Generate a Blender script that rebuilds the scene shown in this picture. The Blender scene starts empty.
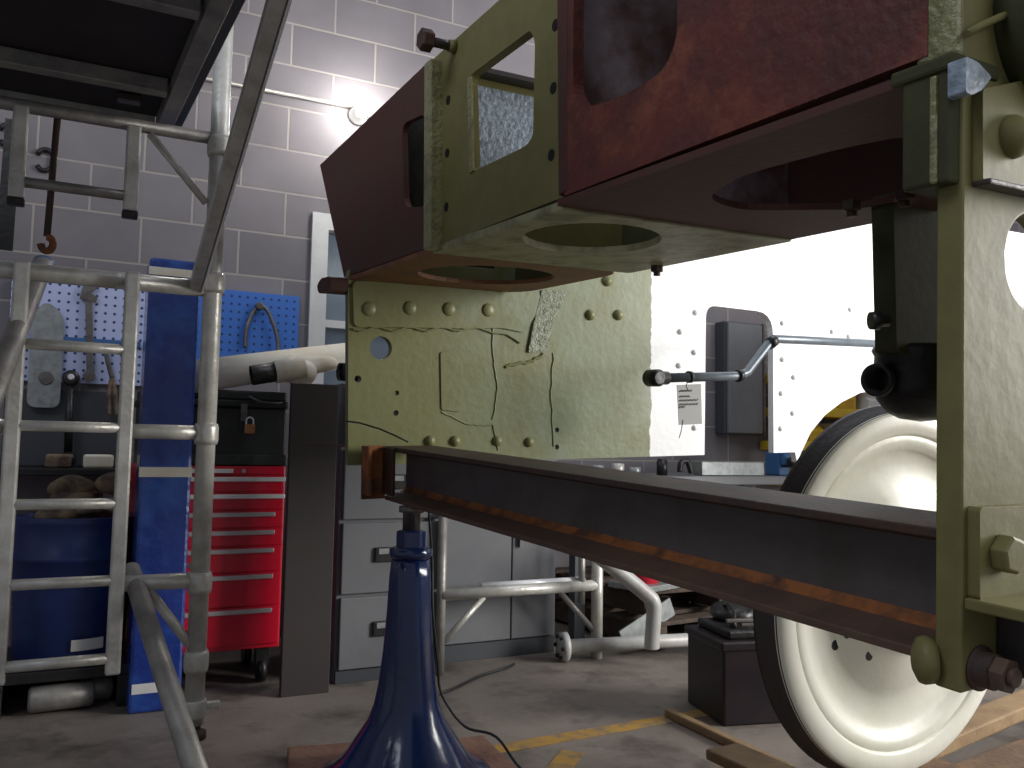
import bpy, bmesh, math, random
from mathutils import Vector, Matrix, noise
from mathutils.geometry import tessellate_polygon
random.seed(7)
V = Vector
S = bpy.context.scene
COL = S.collection
# ------------------------------------------------------------------ camera
F = 860.0
H = 0.95
YAW = math.radians(27.0); PITCH = math.atan(66/860); ROLL = math.radians(1.0)
f0 = V((math.sin(YAW)*math.cos(PITCH), math.cos(YAW)*math.cos(PITCH), math.sin(PITCH)))
r0 = V((math.cos(YAW), -math.sin(YAW), 0))
u0 = r0.cross(f0)
# roll: horizon falls towards the right of the picture
RT = r0*math.cos(ROLL) + u0*math.sin(ROLL)
UPV = u0*math.cos(ROLL) - r0*math.sin(ROLL)
FW = f0
CAM = V((0, 0, H))
cam = bpy.data.cameras.new('camera'); cam.sensor_width = 36; cam.lens = F*36/1024
cam.clip_start = .01
co = bpy.data.objects.new('camera', cam); COL.objects.link(co)
m = Matrix((RT, UPV, -FW)).transposed().to_4x4(); m.translation = CAM
co.matrix_world = m
S.camera = co
# ------------------------------------------------------------------ light and exposure
S.view_settings.view_transform = 'Standard'
try: S.view_settings.look = 'None'
except Exception: pass
S.view_settings.gamma = 1
S.view_settings.use_curve_mapping = False
S.view_settings.exposure = 0.0
w = bpy.data.worlds.new('world'); S.world = w; w.use_nodes = True
bg = w.node_tree.nodes['Background']; bg.inputs[0].default_value = (.80, .86, 1.0, 1); bg.inputs[1].default_value = .24

def ray(x, y): return FW + RT*((x-512)/F) - UPV*((y-384)/F)
def Pd(x, y, d): return CAM + ray(x, y)*d                       # at a distance along the view axis
def Py(x, y, Y):                                                 # on a plane parallel to the block wall
    r = ray(x, y); return CAM + r*(Y/r.y)
def Ph(x, y, h=0.0):                                             # on a level plane
    r = ray(x, y); return CAM + r*((h-H)/r.z)

def area(name, loc, target, sx, sy, power, col):
    l = bpy.data.lights.new(name, 'AREA'); l.shape = 'RECTANGLE'; l.size = sx; l.size_y = sy
    l.energy = power; l.color = col
    o = bpy.data.objects.new(name, l); COL.objects.link(o)
    o.location = loc; o.rotation_euler = (V(target)-V(loc)).to_track_quat('-Z', 'Y').to_euler()
    return o
# locomotive frame axes, measured from its vanishing points
LA = (RT*(-489) - UPV*8 + FW*860).normalized()                   # across, away from the camera
_w = (UPV + RT*.012 + FW*.016).normalized()
LU = LA.cross(_w).normalized()                                   # along the frames, to the right
LW = LU.cross(LA).normalized()                                   # up
LO = Pd(350, 276, 2.6)
LM = Matrix((LU, LA, LW)).transposed().to_4x4(); LM.translation = LO
LI = LM.inverted()
def L(u, a, w): return LM @ V((u, a, w))
def Lp(ax, val, x, y):                                           # local coordinates where a line of sight meets a local plane
    n = (LU, LA, LW)[ax]; r = ray(x, y)
    t = (val - (CAM-LO).dot(n))/r.dot(n)
    return LI @ (CAM + r*t)
# daylight from the open workshop door, behind and to the right of the camera
area('door_daylight', L(4.6, -2.9, .55), L(1.0, 0, -.15), 1.8, 2.2, 285, (1, .98, .95))
area('camera_side_fill', L(1.6, -5.2, 1.4), L(.2, -1.2, 0), 2.5, 1.6, 27, (1, .99, .93))  # added soft fill from the camera side, no opening modelled there
area('left_fill', (-1.6, .6, 3.6), (.6, 3.6, .8), 2.0, 1.2, 38, (.86, .90, 1))  # added fill to brighten the left side, no rooflight is modelled
area('wall_fill', (3.2, 2.6, 3.9), (2.4, 4.2, .3), 2.6, .6, 26, (.90, .92, 1))  # added fill washing the block wall from out of view

# ------------------------------------------------------------------ materials
def mat(name, col, rough=.5, metal=0.0, col2=None, nscale=8, nlo=.4, nhi=.65, bump=0.0, bscale=60, coat=0.0, col3=None, n3=3, spec=None):
    m = bpy.data.materials.new(name); m.use_nodes = True
    nt = m.node_tree; N = nt.nodes; K = nt.links
    b = N['Principled BSDF']
    b.inputs['Base Color'].default_value = (*col, 1); b.inputs['Roughness'].default_value = rough
    b.inputs['Metallic'].default_value = metal
    if coat: b.inputs['Coat Weight'].default_value = coat; b.inputs['Coat Roughness'].default_value = .12
    if spec is not None: b.inputs['Specular IOR Level'].default_value = spec
    tc = N.new('ShaderNodeTexCoord')
    out = None
    def layer(prev, c, sc, lo, hi, off):
        mp = N.new('ShaderNodeMapping'); mp.inputs['Location'].default_value = (off, off*.7, off*1.3)
        K.new(tc.outputs['Object'], mp.inputs[0])
        n = N.new('ShaderNodeTexNoise'); n.inputs['Scale'].default_value = sc; n.inputs['Detail'].default_value = 6; n.inputs['Roughness'].default_value = .65
        K.new(mp.outputs[0], n.inputs['Vector'])
        r = N.new('ShaderNodeMapRange'); r.inputs[1].default_value = lo; r.inputs[2].default_value = hi
        K.new(n.outputs[0], r.inputs[0])
        x = N.new('ShaderNodeMix'); x.data_type = 'RGBA'
        K.new(r.outputs[0], x.inputs[0])
        if prev is None: x.inputs[6].default_value = (*col, 1)
        else: K.new(prev, x.inputs[6])
        x.inputs[7].default_value = (*c, 1)
        return x.outputs[2]
    if col2: out = layer(out, col2, nscale, nlo, nhi, 0)
    if col3: out = layer(out, col3, n3, .5, .68, 7.3)
    if out: K.new(out, b.inputs['Base Color'])
    if bump:
        n = N.new('ShaderNodeTexNoise'); n.inputs['Scale'].default_value = bscale; n.inputs['Detail'].default_value = 5
        K.new(tc.outputs['Object'], n.inputs['Vector'])
        bu = N.new('ShaderNodeBump'); bu.inputs['Strength'].default_value = bump; bu.inputs['Distance'].default_value = .01
        K.new(n.outputs[0], bu.inputs['Height']); K.new(bu.outputs[0], b.inputs['Normal'])
    return m
def emis(name, col, s):
    m = bpy.data.materials.new(name); m.use_nodes = True
    b = m.node_tree.nodes['Principled BSDF']; b.inputs['Base Color'].default_value = (*col, 1)
    b.inputs['Emission Color'].default_value = (*col, 1); b.inputs['Emission Strength'].default_value = s
    return m
M = {}
M['olive'] = mat('olive_paint', (.20, .185, .070), .5, 0, (.165, .15, .055), 14, .4, .7, .08, 45, .0, spec=.3)
M['olive_dark'] = mat('dark_green_paint', (.062, .064, .030), .65, 0, (.045, .045, .022), 14, .4, .7, .1, 45, spec=.2)
M['olive_bounce'] = mat('mottled_olive_floor_bounce', (.34, .33, .19), .5, 0, (.13, .12, .065), 11, .45, .68, .25, 50)  # lighter mottled olive, floor bounce painted into the underside colour
M['olive_edge'] = mat('olive_edge_paint', (.27, .26, .12), .35, 0, (.16, .15, .07), 25, .45, .65, .6, 90, .3)
M['maroon'] = mat('maroon_primer', (.135, .028, .020), .55, 0, (.075, .022, .018), 10, .4, .65, .3, 60, 0, (.22, .06, .03), 9)
M['maroon_smooth'] = mat('maroon_brown_primer', (.095, .036, .030), .65, 0, (.075, .045, .034), 6, .4, .7, .1, 60, 0, None, 3, .3)
M['orange'] = mat('orange_rust_primer', (.24, .095, .035), .6, 0, (.14, .055, .03), 8, .4, .65, .2, 60)
M['purple'] = mat('weathered_lit_primer', (.36, .29, .31), .45, 0, (.20, .11, .10), 7, .42, .6, .3, 40)  # albedo raised so the inner web looks lit
M['rust'] = mat('rusty_steel', (.055, .036, .029), .6, .1, (.13, .05, .022), 7, .50, .76, .25, 80)
M['rust_orange'] = mat('orange_rust', (.32, .11, .03), .75, .1, (.10, .045, .025), 12, .45, .62, .3, 80)
M['steel_dark'] = mat('dark_mill_steel', (.062, .055, .054), .42, .3, (.055, .032, .026), 6, .5, .75, .15, 60)
M['black'] = mat('black_paint', (.010, .010, .010), .4, 0, (.018, .017, .016), 10, .4, .7, .2, 50)
M['hole'] = mat('dark_hole', (.004, .004, .004), .9)
M['white'] = mat('white_primer', (.82, .82, .80), .5, 0, (.74, .75, .72), 5, .45, .7, .1, 40)
M['cream'] = mat('cream_wheel_paint', (.84, .83, .72), .4, 0, (.74, .73, .58), 4, .45, .75, .1, 30)
M['alu'] = mat('scaffold_aluminium', (.66, .65, .60), .38, .35, (.46, .44, .39), 18, .4, .7, .15, 70)
M['alu_dark'] = mat('dull_aluminium', (.36, .34, .31), .45, .4, (.20, .19, .18), 10, .4, .7, .15, 60)
M['alu_bright'] = mat('bright_aluminium_and_highlight', (.88, .88, .90), .3, .1)
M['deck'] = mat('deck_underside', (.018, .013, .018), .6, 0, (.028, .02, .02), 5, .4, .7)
M['blue'] = mat('jack_blue_enamel', (.010, .028, .115), .18, 0, (.007, .018, .07), 6, .4, .7, .12, 30, .5)
M['blue_col'] = mat('blue_plastic_wrap', (.012, .038, .24), .25, 0, (.03, .12, .46), 4, .45, .72, .9, 14, .6)  # lighter blue noise streaks painted in as highlights on the wrap
M['blue_drum'] = mat('blue_drum', (.012, .028, .13), .4, 0, (.02, .07, .2), 4, .5, .75)
M['red'] = mat('red_enamel', (.66, .006, .032), .35, 0, (.56, .004, .024), 5, .4, .7, 0, 30, .2)
M['handle'] = mat('drawer_trim', (.50, .44, .43), .4, .4)
M['handle_bright'] = mat('bright_drawer_trim', (.82, .80, .78), .4, .2)
M['grey_cab'] = mat('grey_cabinet_enamel', (.17, .175, .185), .45, 0, (.14, .145, .155), 4, .4, .7)
M['grey_dark'] = mat('grey_plinth', (.055, .06, .07), .5)
M['chest_black'] = mat('black_tool_chest', (.016, .018, .017), .45, 0, (.05, .05, .045), 9, .55, .75, .15, 50)
M['brass'] = mat('brass', (.45, .20, .09), .4, .6)
M['paper'] = mat('aged_paper', (.86, .81, .68), .7, 0, (.72, .60, .40), 5, .45, .7, .2, 25)
M['tag'] = mat('paper_tag', (.36, .36, .35), .7)
M['wood'] = mat('pale_timber', (.30, .20, .10), .7, 0, (.20, .12, .06), 9, .4, .7, .25, 60)
M['wood_dark'] = mat('weathered_timber', (.12, .07, .04), .75, 0, (.21, .12, .06), 8, .45, .65, .3, 60)
M['wood_old'] = mat('dark_old_timber', (.06, .042, .032), .8, 0, (.10, .065, .042), 8, .45, .65, .3, 60)  # darker mottled brown timber for the scrap pallets
M['wood_red'] = mat('reddish_timber', (.24, .13, .085), .75, 0, (.16, .07, .05), 8, .45, .65, .3, 60)
M['battery'] = mat('black_battery_case', (.014, .009, .012), .35, 0, (.022, .014, .018), 8)
M['pipe_white'] = mat('pale_grey_pipe', (.50, .50, .48), .45, .1, (.40, .36, .32), 8, .5, .7)
M['pipe_grey'] = mat('blue_grey_pipe', (.14, .17, .20), .35, .2, (.20, .23, .26), 10)
M['yellow'] = mat('yellow_racking', (.62, .42, .02), .45, 0, (.5, .3, .02), 6)
M['lead'] = mat('tool_steel', (.20, .19, .18), .4, .6, (.12, .10, .09), 12)
M['cable'] = mat('black_cable', (.012, .012, .013), .45)
M['white_frame'] = mat('white_window_paint', (.72, .72, .70), .5, 0, (.62, .62, .60), 5)
M['rope'] = mat('rags_and_rope', (.26, .19, .12), .9, 0, (.09, .06, .045), 12, .42, .6, .4, 40)
M['blueboard'] = None
M['vice'] = mat('vice_blue', (.05, .15, .35), .4)
M['silver'] = mat('galvanised_sheet', (.36, .38, .38), .4, .5, (.24, .26, .25), 20, .4, .65)
M['lamp'] = emis('lamp_glass', (1, .97, .88), 14)
M['pale_blue'] = mat('mottled_pale_blue', (.34, .41, .50), .4, 0, (.15, .19, .22), 60, .4, .65, .4, 90)
M['weld'] = mat('rough_weld', (.40, .43, .34), .4, 0, (.17, .18, .10), 50, .4, .65, 1.0, 150, .3)

M['web'] = mat('beam_web_steel', (.12, .105, .10), .45, .2, (.085, .065, .055), 5, .45, .7, .12, 60)
M['flange'] = mat('rust_brown_flange', (.13, .075, .05), .6, .1, (.075, .05, .042), 6, .42, .66, .2, 70)
def glass_mat():
    m = bpy.data.materials.new('window_glass'); m.use_nodes = True
    b = m.node_tree.nodes['Principled BSDF']; b.inputs['Base Color'].default_value = (.30, .36, .42, 1)
    b.inputs['Roughness'].default_value = .08; b.inputs['Transmission Weight'].default_value = .5; b.inputs['IOR'].default_value = 1.45
    return m
M['glass'] = glass_mat()

def peg_mat(name, base, strip=None):
    m = bpy.data.materials.new(name); m.use_nodes = True; nt = m.node_tree; N = nt.nodes; K = nt.links
    b = N['Principled BSDF']; b.inputs['Roughness'].default_value = .5
    tc = N.new('ShaderNodeTexCoord'); sx = N.new('ShaderNodeSeparateXYZ'); K.new(tc.outputs['Object'], sx.inputs[0])
    def fr(sock):
        a = N.new('ShaderNodeMath'); a.operation = 'MULTIPLY'; a.inputs[1].default_value = 1/.0385; K.new(sock, a.inputs[0])
        c = N.new('ShaderNodeMath'); c.operation = 'FRACT'; K.new(a.outputs[0], c.inputs[0])
        d = N.new('ShaderNodeMath'); d.operation = 'SUBTRACT'; d.inputs[1].default_value = .5; K.new(c.outputs[0], d.inputs[0])
        e = N.new('ShaderNodeMath'); e.operation = 'MULTIPLY'; K.new(d.outputs[0], e.inputs[0]); K.new(d.outputs[0], e.inputs[1])
        return e.outputs[0]
    s = N.new('ShaderNodeMath'); s.operation = 'ADD'; K.new(fr(sx.outputs[0]), s.inputs[0]); K.new(fr(sx.outputs[2]), s.inputs[1])
    l = N.new('ShaderNodeMapRange'); l.inputs[1].default_value = .018; l.inputs[2].default_value = .04; K.new(s.outputs[0], l.inputs[0])
    x = N.new('ShaderNodeMix'); x.data_type = 'RGBA'; K.new(l.outputs[0], x.inputs[0])
    x.inputs[6].default_value = (.02, .04, .14, 1); x.inputs[7].default_value = (*base, 1)
    K.new(x.outputs[2], b.inputs['Base Color'])
    return m
M['peg_lit'] = peg_mat('lit_pegboard', (.50, .56, .82))  # lit copy of the blue board, strong light painted in as pale
M['peg_blue'] = peg_mat('blue_pegboard', (.045, .17, .58))

def block_wall():
    m = bpy.data.materials.new('block_wall'); m.use_nodes = True; nt = m.node_tree; N = nt.nodes; K = nt.links
    b = N['Principled BSDF']; b.inputs['Roughness'].default_value = .75
    tc = N.new('ShaderNodeTexCoord'); sx = N.new('ShaderNodeSeparateXYZ'); cx = N.new('ShaderNodeCombineXYZ')
    K.new(tc.outputs['Object'], sx.inputs[0]); K.new(sx.outputs[0], cx.inputs[0]); K.new(sx.outputs[2], cx.inputs[1])
    br = N.new('ShaderNodeTexBrick'); K.new(cx.outputs[0], br.inputs[0])
    br.inputs['Scale'].default_value = 1; br.inputs['Brick Width'].default_value = .45; br.inputs['Row Height'].default_value = .225
    br.inputs['Mortar Size'].default_value = .006; br.inputs['Mortar Smooth'].default_value = .3; br.inputs['Bias'].default_value = 0
    br.inputs['Color1'].default_value = (.165, .153, .166, 1); br.inputs['Color2'].default_value = (.225, .205, .216, 1)
    br.inputs['Mortar'].default_value = (.34, .31, .285, 1)
    n = N.new('ShaderNodeTexNoise'); n.inputs['Scale'].default_value = 3; n.inputs['Detail'].default_value = 8; K.new(tc.outputs['Object'], n.inputs[0])
    r = N.new('ShaderNodeMapRange'); r.inputs[1].default_value = .3; r.inputs[2].default_value = .7; r.inputs[3].default_value = .85; r.inputs[4].default_value = 1.1
    K.new(n.outputs[0], r.inputs[0])
    x = N.new('ShaderNodeMix'); x.data_type = 'RGBA'; x.blend_type = 'MULTIPLY'; x.inputs[0].default_value = 1
    K.new(br.outputs[0], x.inputs[6]); K.new(r.outputs[0], x.inputs[7]); K.new(x.outputs[2], b.inputs['Base Color'])
    bu = N.new('ShaderNodeBump'); bu.inputs['Strength'].default_value = .5; bu.inputs['Distance'].default_value = .01; bu.invert = True
    K.new(br.outputs[1], bu.inputs['Height']); K.new(bu.outputs[0], b.inputs['Normal'])
    return m
M['blocks'] = block_wall()
M['floor'] = mat('concrete_floor', (.24, .205, .175), .6, 0, (.165, .14, .118), 2.2, .35, .65, .15, 40, 0, (.085, .07, .058), 3.5)
M['line'] = mat('worn_yellow_line', (.42, .24, .045), .6, 0, (.20, .15, .10), 14, .45, .62)

def frame_mat():
    # the far frame plate: weathered green at the front end, white primer beyond a ragged edge
    m = mat('two_tone_frame_paint', (.175, .215, .115), .48, 0, (.155, .155, .052), 3, .38, .60, .14, 38, .1, (.235, .28, .19), 2.2)
    nt = m.node_tree; N = nt.nodes; K = nt.links; b = N['Principled BSDF']
    src = b.inputs['Base Color'].links[0].from_socket
    tc = N.new('ShaderNodeTexCoord'); sx = N.new('ShaderNodeSeparateXYZ'); K.new(tc.outputs['Object'], sx.inputs[0])
    n = N.new('ShaderNodeTexNoise'); n.inputs['Scale'].default_value = 22; n.inputs['Detail'].default_value = 4; K.new(tc.outputs['Object'], n.inputs[0])
    k = N.new('ShaderNodeMath'); k.operation = 'MULTIPLY_ADD'; k.inputs[1].default_value = .035; K.new(n.outputs[0], k.inputs[0]); K.new(sx.outputs[0], k.inputs[2])
    uu = Lp(1, 0, 651, 360).x
    r = N.new('ShaderNodeMapRange'); r.inputs[1].default_value = uu+.015; r.inputs[2].default_value = uu+.019; K.new(k.outputs[0], r.inputs[0])
    k2 = N.new('ShaderNodeMath'); k2.operation = 'MULTIPLY_ADD'; k2.inputs[1].default_value = .35; K.new(n.outputs[0], k2.inputs[0]); K.new(sx.outputs[0], k2.inputs[2])
    r2 = N.new('ShaderNodeMapRange'); ul = Lp(1, 0, 470, 400).x; r2.inputs[1].default_value = ul+.05; r2.inputs[2].default_value = ul+.38; r2.inputs[3].default_value = .75; r2.inputs[4].default_value = 0; K.new(k2.outputs[0], r2.inputs[0])
    y = N.new('ShaderNodeMix'); y.data_type = 'RGBA'; K.new(r2.outputs[0], y.inputs[0]); K.new(src, y.inputs[6]); y.inputs[7].default_value = (.185, .18, .06, 1); src = y.outputs[2]
    x = N.new('ShaderNodeMix'); x.data_type = 'RGBA'; K.new(r.outputs[0], x.inputs[0]); K.new(src, x.inputs[6]); x.inputs[7].default_value = (.86, .87, .87, 1)
    K.new(x.outputs[2], b.inputs['Base Color'])
    return m
M['frame'] = frame_mat()

# ------------------------------------------------------------------ mesh helpers (all authored in world space)
class MB:
    def __init__(s): s.b = bmesh.new()
    def box(s, c, dx, dy, dz, ax=None, bev=0):
        ax = ax or (V((1,0,0)), V((0,1,0)), V((0,0,1)))
        mt = Matrix((ax[0]*dx, ax[1]*dy, ax[2]*dz)).transposed().to_4x4(); mt.translation = V(c)
        g = bmesh.ops.create_cube(s.b, size=1, matrix=mt)
        return s
    def mm(s, x0, x1, y0, y1, z0, z1):
        return s.box(((x0+x1)/2, (y0+y1)/2, (z0+z1)/2), abs(x1-x0), abs(y1-y0), abs(z1-z0))
    def lbox(s, u0, u1, a0, a1, w0, w1):
        return s.box(L((u0+u1)/2, (a0+a1)/2, (w0+w1)/2), abs(u1-u0), abs(a1-a0), abs(w1-w0), (LU, LA, LW))
    def bar(s, p, q, wd, ht, up=V((0,0,1))):                   # rectangular bar from p to q
        d = (q-p); n = d.normalized(); sd = n.cross(up).normalized(); up2 = sd.cross(n)
        return s.box((p+q)/2, d.length, wd, ht, (n, sd, up2))
    def rings(s, rings, caps=True, closed=False):
        vr = [[s.b.verts.new(p) for p in r] for r in rings]
        k = len(vr[0]); n = len(vr)
        for i in range(n if closed else n-1):
            A = vr[i]; B = vr[(i+1) % n]
            for j in range(k):
                f = s.b.faces.new((A[j], A[(j+1)%k], B[(j+1)%k], B[j])); f.smooth = k > 8
        if caps and not closed:
            s.b.faces.new(list(reversed(vr[0]))); s.b.faces.new(vr[-1])
        return s
    def cyl(s, p, q, r, r2=None, seg=20):
        return s.lathe(p, q-p, [(0, r), ((q-p).length, r if r2 is None else r2)], seg)
    def lathe(s, p, axis, prof, seg=28, phase=0, caps=True):   # prof: (distance, radius)
        n = axis.normalized(); a = n.orthogonal().normalized(); b = n.cross(a)
        s.rings([[p + n*d + (a*math.cos(t)+b*math.sin(t))*max(r, 1e-4) for t in [phase+2*math.pi*k/seg for k in range(seg)]] for d, r in prof], caps)
        return s
    def tube(s, pts, r, seg=14):
        pts = [V(p) for p in pts]; rings = []; a = None
        for i, p in enumerate(pts):
            t = (pts[min(i+1, len(pts)-1)] - pts[max(i-1, 0)]).normalized()
            a = t.orthogonal().normalized() if a is None else (a - t*a.dot(t)).normalized()
            b = t.cross(a)
            rings.append([p + (a*math.cos(x)+b*math.sin(x))*r for x in [2*math.pi*k/seg for k in range(seg)]])
        return s.rings(rings)
    def prism(s, o, a, b, n, loops, th):                        # loops: outer then holes, 2D in (a,b); extruded by n*th
        flat = []
        for l in loops: flat += l
        tri = tessellate_polygon([[V((x, y, 0)) for x, y in l] for l in loops])
        v0 = [s.b.verts.new(o + a*x + b*y) for x, y in flat]
        v1 = [s.b.verts.new(o + a*x + b*y + n*th) for x, y in flat]
        for t in tri:
            try:
                s.b.faces.new([v0[i] for i in t]); s.b.faces.new([v1[i] for i in reversed(t)])
            except ValueError: pass
        k = 0
        for l in loops:
            m_ = len(l)
            for i in range(m_):
                j = (i+1) % m_
                s.b.faces.new((v0[k+i], v0[k+j], v1[k+j], v1[k+i]))
            k += m_
        return s
    def dome(s, p, n, r, h, seg=14):
        pr = [(h*math.sin(t), r*math.cos(t)) for t in [0, .35, .7, 1.05, 1.35]]
        return s.lathe(p, n, [(-.002, r)] + pr + [(h, .0005)], seg)
    def hexa(s, p, n, r, h): return s.lathe(p, n, [(0, r), (h*.85, r), (h, r*.88)], 6)
    def ball(s, c, r, sc=(1,1,1), amp=0):
        mt = Matrix.Translation(c) @ Matrix.Diagonal((*sc, 1))
        g = bmesh.ops.create_icosphere(s.b, subdivisions=3, radius=r, matrix=mt)
        if amp:
            for v in g['verts']: v.co += (v.co-c).normalized()*noise.noise(v.co*9)*amp
        for v in g['verts']:
            for f in v.link_faces: f.smooth = True
        return s

def mk(name, mb, material, parent=None, origin=None, bevel=0, label=None):
    b = mb.b
    bmesh.ops.recalc_face_normals(b, faces=b.faces[:])
    vs = [v.co.copy() for v in b.verts]
    lo = V([min(v[i] for v in vs) for i in range(3)]); hi = V([max(v[i] for v in vs) for i in range(3)])
    if origin is None: c = (lo+hi)/2 if parent is not None else V(((lo.x+hi.x)/2, (lo.y+hi.y)/2, lo.z))
    else: c = V(origin)
    if parent is not None:
        W = wm(parent); R = W.to_3x3()
    else: R = Matrix.Identity(3)
    Ri = R.inverted()
    for v in b.verts: v.co = Ri @ (v.co - c)
    me = bpy.data.meshes.new(name); b.to_mesh(me); b.free()
    me.materials.append(material)
    o = bpy.data.objects.new(name, me); COL.objects.link(o)
    if parent is not None:
        o.parent = parent; o.location = W.inverted() @ c
    else: o.location = c
    if bevel:
        md = o.modifiers.new('bevel', 'BEVEL'); md.width = bevel; md.segments = 2; md.limit_method = 'ANGLE'; md.angle_limit = math.radians(50)
    if label: o['label'] = label
    return o
def wm(o):
    W = Matrix.LocRotScale(o.location, o.rotation_euler if o.rotation_mode != 'QUATERNION' else o.rotation_quaternion, o.scale)
    return wm(o.parent) @ W if o.parent else W
def thing(name, label, cat, loc, rz=0, group=None, rot=None):
    o = bpy.data.objects.new(name, None); COL.objects.link(o); o.empty_display_size = .1
    o.location = loc; o.rotation_euler = rot or (0, 0, rz)
    o['label'] = label; o['category'] = cat
    if group: o['group'] = group
    return o
def tag(o, label, cat, group=None, kind=None):
    o['label'] = label; o['category'] = cat
    if group: o['group'] = group
    if kind: o['kind'] = kind
    return o
def struct(name, mb, material, **k):
    o = mk(name, mb, material, **k); o['kind'] = 'structure'; return o
def dup(o, parent=None, loc=None, label=None):
    c = o.copy(); COL.objects.link(c)
    if parent: c.parent = parent
    if loc is not None: c.location = loc
    if label: c['label'] = label
    for ch in [x for x in COL.objects if x.parent == o]: dup(ch, c)
    return c
def rounded(pts, r, n=5):
    out = []
    k = len(pts)
    rs = r if isinstance(r, (list, tuple)) else [r]*k
    for i in range(k):
        p = V(pts[i]); a = V(pts[i-1]); b = V(pts[(i+1) % k]); rr = rs[i]
        if rr <= 0: out.append((p.x, p.y)); continue
        da = (a-p); db = (b-p); q = min(rr, da.length*.48, db.length*.48)
        A = p + da.normalized()*q; B = p + db.normalized()*q
        for j in range(n+1):
            t = j/n; x = A*(1-t)**2 + p*2*t*(1-t) + B*t*t; out.append((x.x, x.y))
    return out
def lpoly(ax, val, pts):
    ij = {0: (1, 2), 1: (0, 2), 2: (0, 1)}[ax]
    return [(q[ij[0]], q[ij[1]]) for q in (Lp(ax, val, x, y) for x, y in pts)]
def lprism(ax, val, loops, th):
    A, B, Nn = {0: (LA, LW, LU), 1: (LU, LW, LA), 2: (LU, LA, LW)}[ax]
    return MB().prism(LO + Nn*val, A, B, Nn, loops, th)
def circ(c, r, n=20, ry=None): return [(c[0]+r*math.cos(2*math.pi*k/n), c[1]+(ry or r)*math.sin(2*math.pi*k/n)) for k in range(n)]

# ------------------------------------------------------------------ the room
WY = 4.40
struct('floor', MB().mm(-4, 11, -1.5, WY+.2, -.1, 0), M['floor'], origin=(0, 0, 0))
# window opening in the block wall
wx0 = Py(309, 300, WY).x; wx1 = wx0+.75; wz1 = Py(309, 212, WY).z; wz0 = wz1-1.15
struct('wall_back', MB().prism(V((0, WY, 0)), V((1,0,0)), V((0,0,1)), V((0,1,0)),
       [[(-4, 0), (11, 0), (11, 4.0), (-4, 4.0)], [(wx0, wz0), (wx1, wz0), (wx1, wz1), (wx0, wz1)]], .2), M['blocks'], origin=(.02, WY, .0))
win = MB(); t = .085
win.mm(wx0, wx0+t, WY-.02, WY+.08, wz0, wz1).mm(wx1-t, wx1, WY-.02, WY+.08, wz0, wz1).mm(wx0+t, wx1-t, WY-.02, WY+.08, wz1-t, wz1).mm(wx0+t, wx1-t, WY-.02, WY+.08, wz0, wz0+t)
win.mm(wx0+t, wx1-t, WY+.0, WY+.06, (wz0+wz1)/2-.02, (wz0+wz1)/2+.02)
wf = struct('window_1', win, M['white_frame'])
mk('window_pane', MB().mm(wx0+t, wx1-t, WY+.045, WY+.052, wz0+t, wz1-t), M['glass'], wf)
# yellow floor lines
def line(a, b, wd, n):
    d = (b-a).normalized(); s = V((-d.y, d.x, 0))*wd/2
    mb = MB(); mb.prism(V((0,0,.0008)), V((1,0,0)), V((0,1,0)), V((0,0,1)), [[((p).x, (p).y) for p in (a-s, b-s, b+s, a+s)]], .0015)
    return struct('trim_%d' % n, mb, M['line'])
line(Ph(455, 757), Ph(790, 698), .075, 1)
line(Ph(573, 752), Ph(530, 806), .075, 2)

# ------------------------------------------------------------------ locomotive chassis
eul = LM.to_3x3().to_euler()
ch = thing('locomotive_chassis', 'raised locomotive frames joined by a maroon and olive green box stretcher', 'locomotive frame', LO, rot=eul)
NV = -1.92                                                       # inner face of the near plate
# far frame plate
bot = Lp(1, 0, 600, 458).z
def fp(x, y): q = Lp(1, 0, x, y); return (q.x, q.z)
outer = [fp(348, 300), fp(348, 470)]
outer[0] = (outer[0][0], 0.0); outer[1] = (outer[1][0], bot)
x706 = fp(705, 400)[0]; x773 = fp(774, 400)[0]
outer += [(x706, bot)]
outer += rounded([(x706, bot+.001), fp(706, 305), fp(773, 313), (x773, bot+.001)], [0, .05, .09, 0])[0:]
outer += [(x773+.001, bot)]
arch = [(797, 462), (801, 453), (811, 432), (825, 415), (842, 402), (860, 393), (885, 388), (915, 392), (945, 404), (975, 425), (1000, 455), (1010, 480)]
outer += [(fp(795, 462)[0], bot)] + [fp(*p) for p in arch] + [(fp(1010, 480)[0], bot)]
uend = 4.6
outer += [(uend, bot), (uend, fp(1015, 232)[1]), (fp(1000, 232)[0], fp(1015, 232)[1]), (fp(960, 150)[0], .55), (.55, .62), (.30, .60), (.06, .30), (0.0, .02)]
holes = []
for x, y, r in ((381, 348, .036), (358, 379, .011), (397, 393, .008), (396, 413, .009), (450, 365, .011), (450, 390, .011), (557, 430, .009), (557, 447, .009)):
    holes.append(circ(fp(x, y), r, 24 if r > .02 else 12))
far = mk('frame_plate', lprism(1, 0, [outer] + holes, .028), M['frame'], ch, origin=LO, label='far frame plate, weathered green at the front end and white primer beyond')
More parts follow.
